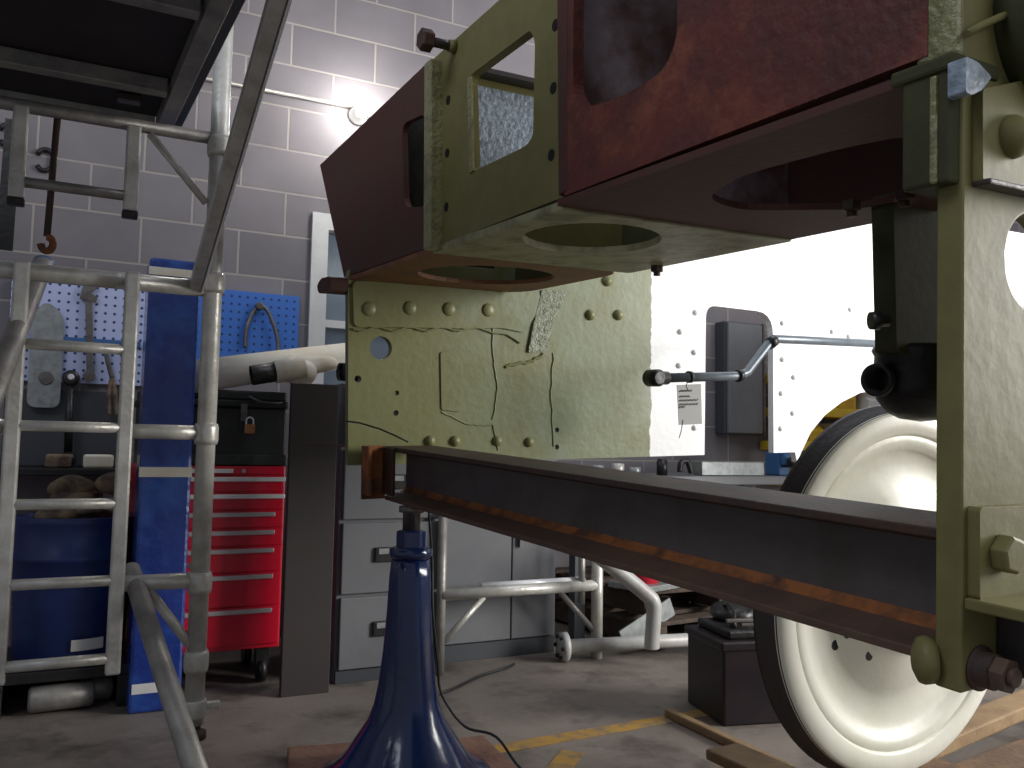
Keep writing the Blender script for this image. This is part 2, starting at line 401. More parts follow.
# doubler, ridges and weld on the far plate
mk('doubler_plate', lprism(1, -.007, [rounded(lpoly(1, 0, [(352, 281), (538, 288), (540, 306), (524, 333), (500, 328), (470, 329), (430, 328), (353, 327)]), .02)], .007), M['frame'], far, origin=LO-LA*.0, bevel=.003)
mk('weld_patch', lprism(1, -.008, [rounded(lpoly(1, 0, [(541, 290), (566, 291), (552, 322), (546, 350), (527, 353), (533, 322)]), .01)], .008), M['weld'], far, bevel=.002, label='rough pale welded repair')
mk('weld_patch', lprism(1, -.004, [rounded(lpoly(1, 0, [(440, 352), (462, 350), (461, 412), (441, 410)]), .01)], .004), M['frame'], far, origin=LO, bevel=.002)
wl = MB()
wp = []
for i in range(26):
    t_ = i/25; x = 353+ (520-353)*t_; y = 329 + 2*math.sin(i*1.3) + 12*max(0, t_-.8)/.2
    wp.append(L(*V((Lp(1, -.004, x, y).x, -.004, Lp(1, -.004, x, y).z))))
wl.tube(wp, .0035, 8)
mk('weld_bead', wl, M['frame'], far, origin=LO)
def bead(pts, r=.003):
    pp = []
    for (x0, y0), (x1, y1) in zip(pts, pts[1:]):
        for k in range(6):
            t_ = k/6; q = Lp(1, 0, x0+(x1-x0)*t_+random.uniform(-1, 1), y0+(y1-y0)*t_+random.uniform(-1, 1)); pp.append(L(q.x, -.0005, q.z))
    mk('weld_bead', MB().tube(pp, r, 8), M['frame'], far, origin=LO)
bead([(492, 325), (494, 360), (497, 395), (492, 425)]); bead([(441, 412), (470, 425), (492, 425), (500, 455)]); bead([(505, 366), (530, 362), (546, 352)], .006)
bead([(553, 352), (551, 400), (553, 455)], .003)
def rivet(x, y, r, h, par=far, mt=M['frame'], plane=0.0, lab=None):
    q = Lp(1, plane, x, y)
    return mk('rivet', MB().dome(L(q.x, plane, q.z), -LA, r, h), mt, par, label=lab)
for x, y in ((607, 281), (590, 315), (618, 315)): rivet(x, y, .020, .016)
for x, y in ((497, 441), (529, 442), (430, 441), (455, 441)): rivet(x, y, .018, .014)
for x, y in ((369, 309), (410, 308), (449, 309), (488, 310)): rivet(x, y, .023, .008, plane=-.007)
for zx, zy in ((230,272),(193,318),(227,368),(228,550),(440,297),(440,385),(467,428),(437,467),(465,515),(436,552),(190,400),(604,265),(560,318),(600,330)):
    rivet(600+zx*.414, 200+zy*.414, .012, .010, mt=M['white'])
# front flange angle (vertical edge on far plate front)
# ---- near frame plate
NO = NV-.030
def npl(x, y): q = Lp(1, NO, x, y); return (q.x, q.z)
hc = npl(1034, 262)
left = npl(962, 400)[0]
b0 = npl(962, 694)[1]
near = mk('frame_plate', lprism(1, NO, [[(left, 1.0), (left, b0), (2.4, b0), (2.4, 1.0)], circ(hc, .055, 36)], .030), M['olive'], ch, origin=L(left, NV, 0), bevel=.003, label='near frame plate in olive green paint')
# cap post along the upper front edge and lug
def ubox(name, x0, y0, x1, y1, ud, uw, a_th, mt, par=near, bev=.003):    # block whose front face shows at these pixels, its right side on the plane of the outer face
    p = Lp(0, left-ud, x1, y1); q = Lp(0, left-ud, x0, y0)
    return mk(name, MB().lbox(left-ud, left-ud+uw, p.y, p.y-0+ (q.y-p.y), p.z, q.z if q.z > p.z else p.z), mt, par, bevel=bev)
pz = lambda y: Lp(0, left, 945, y).z
mk('edge_strip', MB().lbox(left-.012, left+.004, NO-.001, NV+.018, pz(64), 1.0), M['olive_edge'], near, bevel=.006)
mk('guide_lug', MB().lbox(left-.018, left+.06, NO+.004, NV+.030, pz(187), pz(74)).lbox(left-.022, left+.06, NO-.004, NV+.042, pz(78), pz(62)), M['olive_dark'], near, bevel=.004, label='darker green guide lug')
mk('edge_strip', MB().lbox(left-.022, left-.016, NO+.016, NO+.024, pz(186), pz(80)), M['olive_edge'], near, bevel=.002)
# brackets on the outer face
def nb(name, pts, off, th, mt, r=.006, bev=.003): return mk(name, lprism(1, NO-off-th, [rounded(lpoly(1, NO-off, pts), r)], th), mt, near, bevel=bev)
nb('lower_bracket', [(967, 506), (1130, 500), (1130, 600), (967, 598)], 0, .014, M['olive'])
q0 = Lp(1, NO, 962, 598); q1 = Lp(1, NO, 1130, 598)
mk('bracket_ledge', MB().lbox(q0.x+.003, q1.x, NO-.075, NO, q0.z-.012, q0.z), M['olive'], near, bevel=.002)
q = Lp(1, NO-.014, 1000, 553); hb = mk('hex_bolt', MB().hexa(L(q.x, NO-.014, q.z), -LA, .021, .018), M['olive'], near, bevel=.0015)
nb('upper_bracket', [(972, 92), (1130, 60), (1130, 195), (972, 185)], 0, .012, M['olive'])
mk('bracket_lip', MB().lbox(Lp(1, NO, 972, 185).x, .4, NO-.02, NO, Lp(1, NO, 985, 190).z, Lp(1, NO, 985, 184).z), M['steel_dark'], near, bevel=.002)
q = Lp(1, NO-.012, 1012, 137); mk('rivet', MB().dome(L(q.x, NO-.012, q.z), -LA, .024, .020, 20), M['olive'], near)
# curved spring hanger casting, upper right, standing off the plate
q = Lp(1, NO-.03, 1075, 20)
mk('round_boss', MB().lathe(L(q.x, NO, q.z), -LA, [(0, .105), (.03, .105), (.034, .10), (.06, .085), (.062, .04), (.10, .035)], 40), M['olive_dark'], near, label='round dark green boss')
tp = Lp(1, NO, 968, 32)
mk('curved_rib', MB().tube([L(*(lambda z: (z.x, NO-.012, z.z))(Lp(1, NO-.012, x, y))) for x, y in ((967, 34), (980, 26), (1000, 17), (1024, 9), (1060, 4))], .004, 10), M['olive'], near)
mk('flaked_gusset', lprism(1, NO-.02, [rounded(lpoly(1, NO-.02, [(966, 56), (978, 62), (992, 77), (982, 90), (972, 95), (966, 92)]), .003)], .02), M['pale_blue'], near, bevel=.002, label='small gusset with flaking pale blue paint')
# lower spacer bolt
q = Lp(1, NO, 962, 672)
sp = mk('spacer_bolt', MB().lathe(L(q.x+.030, NO, q.z), -LA, [(0, .024), (.003, .024), (.0032, .019), (.018, .019), (.0182, .016), (.02, .016)], 24), M['rust'], near)
mk('nut', MB().hexa(L(q.x+.030, NO-.02, q.z), -LA, .019, .014).cyl(L(q.x+.030, NO-.034, q.z), L(q.x+.030, NO-.040, q.z), .010), M['flange'], near, bevel=.001)
mk('lower_spring_bracket', MB().lbox(left+.06, .5, NO-.10, NO, q0.z-.085, q0.z-.013), M['steel_dark'], near, bevel=.004)
q = Lp(0, left+.0, 925, 660)
mk('bolt_head', MB().lathe(L(left+.0, NV+.012, q.z), LU*-1+LA*.9, [(-.01, .024), (0, .026), (.006, .024), (.011, .014), (.013, .003)], 24), M['olive'], near)

# ---- cross stretcher: three boxes between the plates
BD = .59
A = lambda x, y: (lambda q: (q.y, q.z))(Lp(0, 0, x, y))
A1 = Lp(0, 0, 433, 248).y; A2 = Lp(0, 0, 563, 197).y
st = ch
def panel(name, pts, hs, mt, u=0.0, th=.016, r=0, lab=None, bev=0):
    lp = [rounded(lpoly(0, u, pts), r) if r else lpoly(0, u, pts)] + [rounded(lpoly(0, u, h), hr) for h, hr in hs]
    return mk(name, lprism(0, u, lp, th), mt, ch, bevel=bev, label=lab)
pm = panel('stretcher_panel', [(344, 277), (320, 165), (430, 60), (430, 247)], [([(402, 124), (426, 113), (426, 207), (404, 207)], .035)], M['maroon_smooth'], lab='maroon end panel with a round-cornered slot')
mk('edge_strip', lprism(0, -.030, [lpoly(0, -.030, [(424, 64), (431, 58), (430, 248), (423, 250)])], .046), M['olive_edge'], ch, bevel=.003)
pg = panel('stretcher_panel', [(430, 62), (508, -8), (566, -80), (563, 197), (430, 249)],
      [([(469, 76), (530, 30), (535, 40), (533, 136), (526, 146), (472, 172)], [.02, .01, .03, .09, .03, .02])], M['olive'], th=.022, lab='olive green middle panel with a tapering window')
for x, y in ((555, 25), (553, 88), (551, 155), (448, 100), (447, 153), (446, 207)):
    q = Lp(0, -.001, x, y); mk('bolt_hole', MB().lathe(L(-.0012, q.y, q.z), LU, [(0, .011), (.004, .011)], 14), M['hole'], pg)
mk('window_edge', lprism(0, -.004, [lpoly(0, -.004, [(467, 78), (471, 76), (473, 170), (469, 173)])], .004), M['olive_edge'], pg)
# hex bolt sticking out of the top corner of the middle panel
q = Lp(0, 0, 455, 47)
bt = mk('long_bolt', MB().cyl(L(0, q.y, q.z), L(-.075, q.y, q.z), .011), M['steel_dark'], pg)
mk('bolt_head', MB().hexa(L(-.060, q.y, q.z), -LU, .026, .028), M['rust'], bt, bevel=.002)
mk('rivet', MB().lathe(L(-.001, q.y, q.z), -LU, [(0, .016), (.016, .013)], 16), M['olive'], pg)
# brown edge post between the middle and the near panel
mk('edge_strip', lprism(0, -.014, [lpoly(0, -.014, [(556, -80), (567, -90), (566, 190), (558, 196)])], .03), M['maroon_smooth'], ch, bevel=.003)
zt = Lp(0, 0, 700, -260).z
o_ = lpoly(0, -.012, [(564, -120), (564, 196), (932, 64)])
rp = [o_[0], o_[1], o_[2], (NV+.001, o_[2][1]), (NV+.001, .75), (o_[0][0], .75)]
rp = [lpoly(0, -.012, [(564, 196)])[0], (NV+.002, Lp(0, -.012, 930, 60).z*.0 + lpoly(0, -.012, [(860, 90)])[0][1]*.0 + .012), (NV+.002, .8), (lpoly(0, -.012, [(564, -120)])[0][0], .8)]
hl = rounded(lpoly(0, -.012, [(574, -70), (573, 92), (584, 108), (620, 98), (663, 72), (677, 40), (678, -110)]), [.02, .05, .04, .06, .07, .07, .02])
pr = mk('stretcher_panel', lprism(0, -.012, [rp, hl], .022), M['maroon'], ch, label='brushed red primer near panel with a large round-cornered opening')
# underside plates
def wpoly(pts): return lpoly(2, 0, pts)
mk('underside_plate', lprism(2, -.012, [rounded([(0, .02), (0, A1), (BD, A1), (BD, -.0), (.3, .0)], [0, 0, .12, .12, 0]), [(p[0], p[1]) for p in circ((.30, A1*.52), .20, 28, abs(A1)*.30)]], .012), M['orange'], ch, label='orange-brown underside plate with an oval hole')
c2 = wpoly([(592, 231)])[0]
mk('underside_plate', lprism(2, -.016, [rounded([(-.0, A1+.0), (0, A2), (BD, A2), (BD, A1)], [0, 0, 0, .02]), wpoly(circ((592, 231), 70, 30, 16))], .016), M['olive_bounce'], ch, label='olive underside plate with an oval hole')
hp = rounded(wpoly([(706, 192), (740, 168), (840, 140), (900, 128), (912, 132), (912, 190), (860, 203), (740, 204)]), .05)
mk('underside_plate', lprism(2, -.012, [rounded([(-.012, A2), (-.012, NV+.001), (BD, NV+.001), (BD, A2)], 0), hp], .012), M['maroon_smooth'], ch, label='brown underside plate with a long oval hole')
# back panels and webs of the boxes, plus a sheet added for shade
mk('back_panel', MB().lbox(BD-.016, BD, A2, 0, .001, .22), M['olive_dark'], ch, bevel=.002)
mk('back_panel', MB().lbox(BD-.016, BD, NV+.001, A2, .001, .8), M['maroon_smooth'], ch, bevel=.002)
mk('web_and_shade_sheet', MB().lbox(.024, BD-.017, A2-.008, A2+.008, .001, .8), M['purple'], ch, bevel=.002, label='weathered purple-grey inner web, colour raised as if lit')
_h = Lp(0, 0, 398, 160).y+.01; _t = Lp(0, 0, 396, 94).z
mk('web_and_shade_sheet', MB().lbox(.017, .30, _h, _h+.012, .001, _t-.01), M['black'], ch)  # black sheet added behind the slot to keep its inside dark
_t = min(Lp(1, A1+.02, 500, 66).z, Lp(0, 0, 433, 64).z)
wA = mk('web_and_shade_sheet', MB().lbox(.023, BD-.017, A1+.012, A1+.024, .001, _t), M['olive'], ch)
mk('web_flange', MB().lbox(.023, BD-.017, A1-.035, A1+.0119, _t-.012, _t), M['steel_dark'], ch)
mk('pale_patch', MB().lbox(.06, BD-.05, A1+.010, A1+.0119, _t-.33, _t-.03), M['pale_blue'], wA, bevel=.004, label='mottled pale blue patch on the inner web')  # mottled pale blue rectangle on the upper part of the web
# inner channel lip on the far end
q = Lp(0, 0, 330, 294)
mk('buffer_lug', MB().prism(LO+LU*(-.06), LA, LW, LU, [rounded([(.0, -.005), (.0, -.055), (.12, -.045), (.14, -.02), (.10, .0)], .02)], .09), M['maroon_smooth'], ch, bevel=.004)
# nuts under the plates
for x, y in ((657, 271), (852, 207), (905, 196)):
    q = Lp(2, -.014, x, y-6)
    nu = mk('nut', MB().hexa(L(q.x, q.y, -.014), -LW, .017, .018).cyl(L(q.x, q.y, -.03), L(q.x, q.y, -.042), .009), M['rust'], ch, bevel=.001)
# ---- hanging hornstay casting and black vacuum pipe under the near box
HA = -1.52
hp_ = lpoly(1, HA, [(893, 192), (985, 178), (990, 362), (897, 352)])
mk('hanging_bracket', lprism(1, HA, [rounded(hp_, .01)], .045), M['olive_dark'], ch, bevel=.008, label='dark green tapered casting hanging from the stretcher')
cc = Lp(1, HA+.03, 921, 386); cw = L(*cc)
pxr = 44/860*(cw-CAM).dot(FW)
vb = mk('vacuum_valve', MB().lathe(cw+LW*.075, -LW, [(0, pxr*1.0), (.01, pxr*1.05), (.02, pxr*.99), (.075, pxr*1.02), (.10, pxr*.95), (.125, pxr*.72), (.136, pxr*.45), (.141, .002)], 32), M['black'], ch, label='black bulb-shaped valve body')
sd = (-RT*.75 - FW*.62).normalized()
s0 = Pd(893, 380, (cw-CAM).dot(FW)); s1 = s0 + sd*.062
mk('spigot', MB().lathe(s0, sd, [(0, .026), (.04, .026), (.042, .030), (.062, .030), (.063, .022), (.02, .020)], 28), M['black'], vb)
mk('nipple', MB().lathe(Pd(888, 320, 1.16), -RT-UPV*.05, [(0, .009), (.012, .009), (.013, .013), (.024, .012)], 16), M['black'], vb)

# ------------------------------------------------------------------ supporting beam (rolled steel joist) across the frames
bu = Lp(1, -.03, 385, 446).x; bw = Lp(1, -.03, 385, 446).z
bh = .163; bwid = .15
bm_ = thing('steel_beam', 'long rusty dark steel beam slung across between the frames on the blue stand', 'beam', L(bu+bwid/2, (NV)/2, bw-bh), rot=eul)
y0, y1 = NV+.004, -.032
um = bu+bwid/2
def run(prof): return MB().prism(LO+LA*y0, LU, LW, LA, [prof], y1-y0)
mk('top_flange', run([(bu, bw), (bu+bwid, bw), (bu+bwid, bw-.012), (um+.008, bw-.026), (um-.008, bw-.026), (bu, bw-.012)]), M['rust'], bm_, bevel=.002)
mk('web', MB().lbox(um-.0055, um+.0055, y0, y1, bw-bh+.03, bw-.026), M['web'], bm_)
mk('bottom_flange', run([(bu, bw-bh), (bu+bwid, bw-bh), (bu+bwid, bw-bh+.012), (um+.008, bw-bh+.028), (um-.008, bw-bh+.028), (bu, bw-bh+.012)]), M['flange'], bm_, bevel=.002)
mk('root_fillet', run([(um-.020, bw-bh+.025), (um-.006, bw-bh+.028), (um-.0056, bw-bh+.040), (um-.011, bw-bh+.031)]), M['rust_orange'], bm_, label='orange rust line along the root of the beam')
mk('end_cleat', MB().lbox(bu-.075, bu-.063, -.09, -.0295, bw-bh+.02, bw+.002).lbox(bu-.075, bu-.002, -.041, -.0295, bw-bh+.005, bw+.002), M['rust_orange'], bm_, bevel=.002)
mk('end_cleat', MB().lbox(bu-.012, bu-.001, -.12, -.03, bw-bh+.02, bw-.002), M['rust'], bm_, bevel=.002)
q = bw-.11
mk('bolt', MB().hexa(L(bu-.055, -.041, q), -LA, .016, .014), M['rust'], bm_)
mk('bolt', MB().hexa(L(bu+.02, NV+.035, bw-.045), -LU, .016, .014), M['rust'], bm_)
# thin flat and wire lying at the far end
fl = MB().bar(Pd(305, 444, 2.66), Pd(350, 446, 2.64), .05, .008)
mk('packing_strip', fl, M['rust'], bm_)
wr = [Pd(346, 421, 2.56), Pd(360, 423, 2.5), Pd(380, 429, 2.46), Pd(396, 436, 2.44), Pd(408, 442, 2.44)]
tag(mk('wire', MB().tube(wr, .0025, 8), M['cable']), 'thin dark wire lying over the far end of the rusty beam', 'wire')

# ------------------------------------------------------------------ blue jack stand
_j = Lp(0, bu+.018, 412, 503); JP = L(_j.x, _j.y, bw-bh); jx, jy = JP.x, JP.y
# keep it vertical in the room
JP0 = V((jx, jy, 0)); 
zj = (V((jx, jy, .5))-CAM).dot(FW)
print('JACK', zj)
jz = lambda y: H-(y-448)*zj/860
jr = lambda p: p*zj/860
j = thing('jack_stand', 'tall glossy blue bell-footed jack stand carrying the far end of the beam', 'jack stand', (jx, jy, .036))
prof = [(775, 84), (772, 85), (766, 80), (758, 70), (750, 62), (742, 56), (730, 48), (715, 38), (700, 32.5), (680, 28.5), (650, 25), (610, 22), (575, 20.5), (556, 18.5)]
def fluted(zr, n=8, seg=48, amp=.05):
    R_ = []
    for z, r in zr:
        k = max(0, min(1, (z-.25)/.15))
        R_.append([V((jx+math.cos(t)*r*(1+amp*k*abs(math.cos(t*n/2))**3), jy+math.sin(t)*r*(1+amp*k*abs(math.cos(t*n/2))**3), z)) for t in [2*math.pi*i/seg for i in range(seg)]])
    return MB().rings(R_)
zr = [(jz(y), jr(r)) for y, r in prof]; zr = [(max(z, .036+.006*i), r) for i, (z, r) in enumerate(zr)]
zz = [(z, r) for z, r in zr]
mk('stand_body', fluted(zz), M['blue'], j)
mk('collar', MB().lathe(V((jx, jy, jz(558))), V((0,0,1)), [(0, jr(20)), (.012, jr(21.5)), (.025, jr(21.5)), (.032, jr(18)), (.034, jr(13))], 32), M['blue'], j)
mk('collar_nut', MB().lathe(V((jx, jy, jz(549))), V((0,0,1)), [(0, jr(15)), (.05, jr(15)), (.054, jr(12))], 6), M['blue'], j, bevel=.002)
ztop = (L(bu+bwid/2, Lp(0, bu, 411, 500).y, bw-bh)).z
hit = None
# top of screw meets beam underside
zb = (LO + LU*(bu+bwid/2) + LW*(bw-bh)); tt = ((V((jx, jy, 0))-zb).dot(LW)); zb = LO + LU*(bu+.018) + LW*(bw-bh); ztop = (V((jx, jy, 0))-zb).dot(LW)/(-LW.z)
mk('screw', MB().lathe(V((jx, jy, jz(530))), V((0,0,1)), [(0, jr(9)), (ztop-jz(530)-.02, jr(9)), (ztop-jz(530)-.018, jr(13)), (ztop-jz(530)-.001, jr(13))], 20), M['lead'], j)
# cable draped over the stand
cp = [V((jx+.045, jy-.02, jz(512))), V((jx+.062, jy-.01, jz(560))), V((jx+.060, jy-.03, jz(610))), V((jx+.075, jy-.04, jz(660))), V((jx+.085, jy-.05, jz(690))), V((jx+.15, jy-.07, jz(722))), V((jx+.23, jy-.11, .14)), V((jx+.29, jy-.2, .055)), V((jx+.42, jy-.35, .042))]
def smooth_pts(P, n=6):
    out = []
    for i in range(len(P)-1):
        a = P[max(i-1, 0)]; b = P[i]; c = P[i+1]; d = P[min(i+2, len(P)-1)]
        for k in range(n):
            t = k/n
            out.append(.5*((2*b)+(c-a)*t+(2*a-5*b+4*c-d)*t*t+(3*b-a-3*c+d)*t**3))
    return out+[P[-1]]
tag(mk('cable', MB().tube(smooth_pts(cp), .004, 8), M['cable']), 'black cable running down the blue jack stand and over its foot', 'cable')
cp2 = [Ph(418, 700, .01), Ph(450, 690, .01), Ph(480, 676, .01), Ph(505, 668, .01), Ph(514, 664, .01)]
tag(mk('cable', MB().tube(smooth_pts(cp2), .006, 8), M['cable']), 'dark cable lying on the concrete between jack stand and grey cupboard', 'cable')
# timbers under the stand
def plank(name, c, ln, wd, th, ang, mt, label, cat='timber', group=None):
    a = V((math.cos(ang), math.sin(ang), 0)); b = V((-math.sin(ang), math.cos(ang), 0))
    o = mk(name, MB().box((c[0], c[1], c[2]+th/2), ln, wd, th, (a, b, V((0,0,1)))), mt, bevel=.006)
    return tag(o, label, cat, group)
for k, (off, lab) in enumerate(((-.24, 'left reddish timber block under the blue jack stand'), (-.0, 'middle reddish timber block under the blue jack stand'), (.24, 'right reddish timber block under the blue jack stand'))):
    plank('timber_block', (jx+off*.89, jy-off*.25-.02, 0), .62, .20, .035, math.radians(78+k*3), M['wood_red'], lab, 'timber')

# ------------------------------------------------------------------ wheel
wc = Pd(906, 592, 2.25)
n = -LA
wl_ = thing('rail_wheel', 'large white-painted disc wheel standing on timbers behind the near frame plate', 'wheel', wc, rot=eul)
Rw = .473
mk('wheel_disc', MB().lathe(wc+LA*.1, n, [(0, .10), (.001, Rw*.86), (.050, Rw*.90), (.098, Rw*.90), (.098, Rw*.80), (.085, Rw*.785), (.080, Rw*.70), (.082, Rw*.56), (.092, Rw*.54), (.100, Rw*.36), (.12, Rw*.32), (.125, Rw*.30), (.13, .08), (.131, .05), (.05, .048)], 72), M['cream'], wl_, label='cream white wheel centre')
mk('tyre', MB().lathe(wc+LA*.10, n, [(.05, Rw*.87), (.038, Rw*1.015), (.042, Rw*1.035), (.050, Rw*1.03), (.058, Rw*1.005), (.098, Rw*.995), (.1005, Rw*.985), (.1005, Rw*.87)], 80, caps=False), M['steel_dark'], wl_, label='dark steel tyre with flange')
mk('rim_face', MB().lathe(wc+LA*.0, n, [(-.005, Rw*.86), (.002, Rw*.87), (.006, Rw*.88), (.006, Rw*.978), (.001, Rw*.993), (-.008, Rw*.997)], 80, caps=False), M['cream'], wl_, label='white-painted rim')
for x, y in ((838, 646), (846, 633), (867, 655)):
    wl0 = LI@wc; q = Lp(1, wl0.y+.01, x, y); rr_ = math.hypot(q.x-wl0.x, q.z-wl0.z)/Rw
    pf = [(.32, .12), (.36, .100), (.54, .092), (.56, .082), (.70, .080), (.785, .085), (.80, .098), (1, .098)]
    dd_ = next((a_[1]+(b_[1]-a_[1])*(rr_-a_[0])/(b_[0]-a_[0]) for a_, b_ in zip(pf, pf[1:]) if a_[0] <= rr_ <= b_[0]), .098)
    q = V((q.x, wl0.y+.1-dd_+.003, q.z))
    mk('lightening_hole', MB().lathe(L(q.x, q.y, q.z), n, [(0, .013), (.0035, .013)], 18), M['hole'], wl_)
wb = wc.z - Rw*1.06
# timbers and crib at lower right
plank('timber_sleeper', ((wc+LA*.11).x, (wc+LA*.11).y, 0), 0.6, .14, max(.05, wb-.004), math.atan2(LU.y, LU.x), M['wood_dark'], 'dark squared timber directly under the wheel')
g = Ph(980, 735, .12)
def timber_px(name, p0, p1, h0, wd, th, mt, label, cat='timber'):
    a = Ph(*p0, h0+th); b = Ph(*p1, h0+th); d = (b-a); 
    return plank(name, ((a.x+b.x)/2, (a.y+b.y)/2, h0), d.length, wd, th, math.atan2(d.y, d.x), mt, label, cat)
timber_px('timber_plank', (897, 749), (1110, 662), .08, .10, .045, M['wood'], 'pale new timber plank lying in front of the wheel at the right')
timber_px('timber_plank', (905, 800), (1120, 715), .0, .14, .08, M['wood_dark'], 'weathered plank below the pale timber at the right')
timber_px('timber_plank', (640, 802), (800, 776), .0, .24, .12, M['wood_dark'], 'broad weathered timber in the bottom foreground below the battery')
timber_px('timber_plank', (722, 745), (836, 796), .121, .12, .03, M['wood'], 'split board laid across the broad foreground timber')
timber_px('timber_plank', (668, 708), (790, 765), .0, .035, .03, M['wood'], 'narrow wooden batten beside the black battery')
g = Lp(1, NO, 1000, 640)

# ------------------------------------------------------------------ battery
bc = Ph(742, 712)
bang = math.radians(-14)
bt_ = thing('car_battery', 'black box battery with cables on top, on the floor beside the white wheel', 'battery', (bc.x, bc.y, 0), bang)
ax = (V((math.cos(bang), math.sin(bang), 0)), V((-math.sin(bang), math.cos(bang), 0)), V((0,0,1)))
def bb(x, y, z, dx, dy, dz): return MB().box(V((bc.x, bc.y, 0))+ax[0]*x+ax[1]*y+ax[2]*z, dx, dy, dz, ax)
mk('battery_case', bb(0, 0, .135, .30, .30, .27), M['battery'], bt_, bevel=.008)
mk('case_rim', bb(0, 0, .275, .32, .32, .03), M['battery'], bt_, bevel=.006)
mk('lid', bb(.01, .01, .305, .25, .26, .03), M['black'], bt_, bevel=.008)
for dx in (-.06, .06):
    tpos = V((bc.x, bc.y, .32))+ax[0]*dx+ax[1]*(-.05)
    mk('terminal', MB().lathe(tpos, V((0,0,1)), [(0, .014), (.025, .012)], 14), M['lead'], bt_)
    cpts = smooth_pts([tpos+V((0,0,.015)), tpos+V((.02,.02,.05)), tpos+ax[0]*.03+ax[1]*.12+V((0,0,.06)), tpos+ax[0]*.06+ax[1]*.22+V((0,0,-.02))])
    mk('lead_cable', MB().tube(cpts, .007, 8), M['cable'], bt_)
mk('clamp', MB().box(V((bc.x, bc.y, .345))+ax[0]*-.03+ax[1]*-.06, .13, .018, .012, ax).box(V((bc.x, bc.y, .335))+ax[0]*.0+ax[1]*-.09, .10, .012, .01, ax), M['lead'], bt_, bevel=.002)
mk('cover_cloth', MB().ball(V((bc.x, bc.y, .34))+ax[0]*.02+ax[1]*.10, .09, (1.2, .9, .5), .03), M['black'], bt_)

# ------------------------------------------------------------------ grey control pipe with paper tag
GA = -.30
def gp(x, y): q = Lp(1, GA, x, y); return L(q.x, q.y, q.z)
pp = thing('control_pipe', 'blue-grey cranked pipe running in front of the white frame plate', 'pipe', gp(660, 378))
mk('pipe_run', MB().tube([gp(664, 378), gp(738, 376), gp(747, 372), gp(769, 343), gp(776, 339), gp(905, 345)], .0155, 16), M['pipe_grey'], pp)
mk('end_elbow', MB().lathe(gp(667, 378), gp(650, 378)-gp(667, 378), [(0, .022), (.03, .022), (.031, .026), (.05, .028), (.065, .024), (.07, .01)], 20).lathe(gp(653, 378)+LA*.02, -LA, [(0, .028), (.05, .028), (.056, .02)], 20), M['black'], pp, label='black end elbow')
mk('union', MB().cyl(gp(737, 376), gp(741, 376), .021), M['black'], pp)
mk('union', MB().lathe(gp(769, 344), gp(777, 338)-gp(769, 344), [(0, .022), (.03, .022)], 20), M['black'], pp)
mk('pipe_ring', MB().cyl(gp(688, 377), gp(691, 377), .020), M['black'], pp)
tg = thing('paper_label', 'small handwritten paper tag hanging from the grey pipe', 'tag', gp(690, 385))
mk('tag_card', lprism(1, GA, [lpoly(1, GA, [(677, 385), (701, 384), (702, 424), (679, 425)])], .002), M['tag'], tg)
mk('string', MB().tube([gp(689, 378), gp(686, 386), gp(688, 390)], .0015, 6).tube([gp(683, 420), gp(681, 432), gp(679, 438)], .0015, 6), M['cable'], tg)
wrt = MB()
for row, (y, x0, x1) in enumerate(((391, 679, 692), (396.5, 679, 690), (400.5, 679, 698), (404.5, 679, 698), (407, 679, 685))):
    P_ = []
    k = int((x1-x0)*2.2)
    for i in range(k+1):
        x = x0+(x1-x0)*i/k; yy = y+math.sin(i*2.1+row)*1.0+math.sin(i*.9)*.5 - (x-x0)*.03
        q = Lp(1, GA-.0008, x, yy); P_.append(L(q.x, q.y, q.z))
    wrt.tube(P_, .0008, 5)
mk('handwriting', wrt, M['cable'], tg)
# dark plate standing behind the horn gap
q = Py(747, 433, 3.9)
db = [Py(728, 322, 3.9), Py(765, 317, 3.85), Py(765, 470, 3.85), Py(728, 470, 3.9)]
ca = Py(728, 320, 4.27); cb = Py(762, 316, 4.27); cz = Py(747, 435, 4.27).z
cbx = thing('control_cabinet', 'dark grey steel switch cabinet on the wall, seen through the gap in the white plate', 'cabinet', ((ca.x+cb.x)/2, WY, cz))
mk('cabinet_body', MB().mm(ca.x, cb.x+.02, 4.30, WY-.001, cz, ca.z), M['grey_dark'], cbx, bevel=.01)
mk('cabinet_door', MB().mm(ca.x+.01, cb.x+.01, 4.275, 4.2995, cz+.01, ca.z-.01), M['grey_cab'], cbx, bevel=.006)
mk('door_edge', MB().mm(cb.x+.012, cb.x+.03, 4.27, 4.2995, cz, ca.z), M['lead'], cbx)

# ------------------------------------------------------------------ filing cabinet, cupboard
FY = 3.45
cx0 = Py(337, 600, FY).x; cx1 = cx0+.47
fcb = thing('filing_cabinet', 'grey four-drawer steel filing cabinet behind the blue jack stand', 'filing cabinet', ((cx0+cx1)/2, FY+.3, 0))
mk('cabinet_body', MB().mm(cx0, cx1, FY+.02, FY+.62, .0, 1.215), M['grey_cab'], fcb, bevel=.005)
mk('plinth', MB().mm(cx0+.005, cx1-.005, FY+.005, FY+.02, .001, .05), M['grey_dark'], fcb)
for k in range(4):
    z0 = .055+k*.30; 
    d = mk('drawer', MB().mm(cx0+.015, cx1-.015, FY, FY+.0199, z0, min(z0+.285, 1.205)), M['grey_cab'], fcb, bevel=.004)
    mx = cx0+.215
    mk('handle', MB().mm(mx-.065, mx+.065, FY-.014, FY-.0002, z0+.125, z0+.185), M['black'], d, bevel=.004)
    mk('label_holder', MB().mm(mx-.05, mx+.05, FY-.017, FY-.0142, z0+.158, z0+.180), M['silver'], d)
ux0 = cx1+.02; FY0 = FY; FY = 3.60; ux1 = Py(557, 600, FY).x
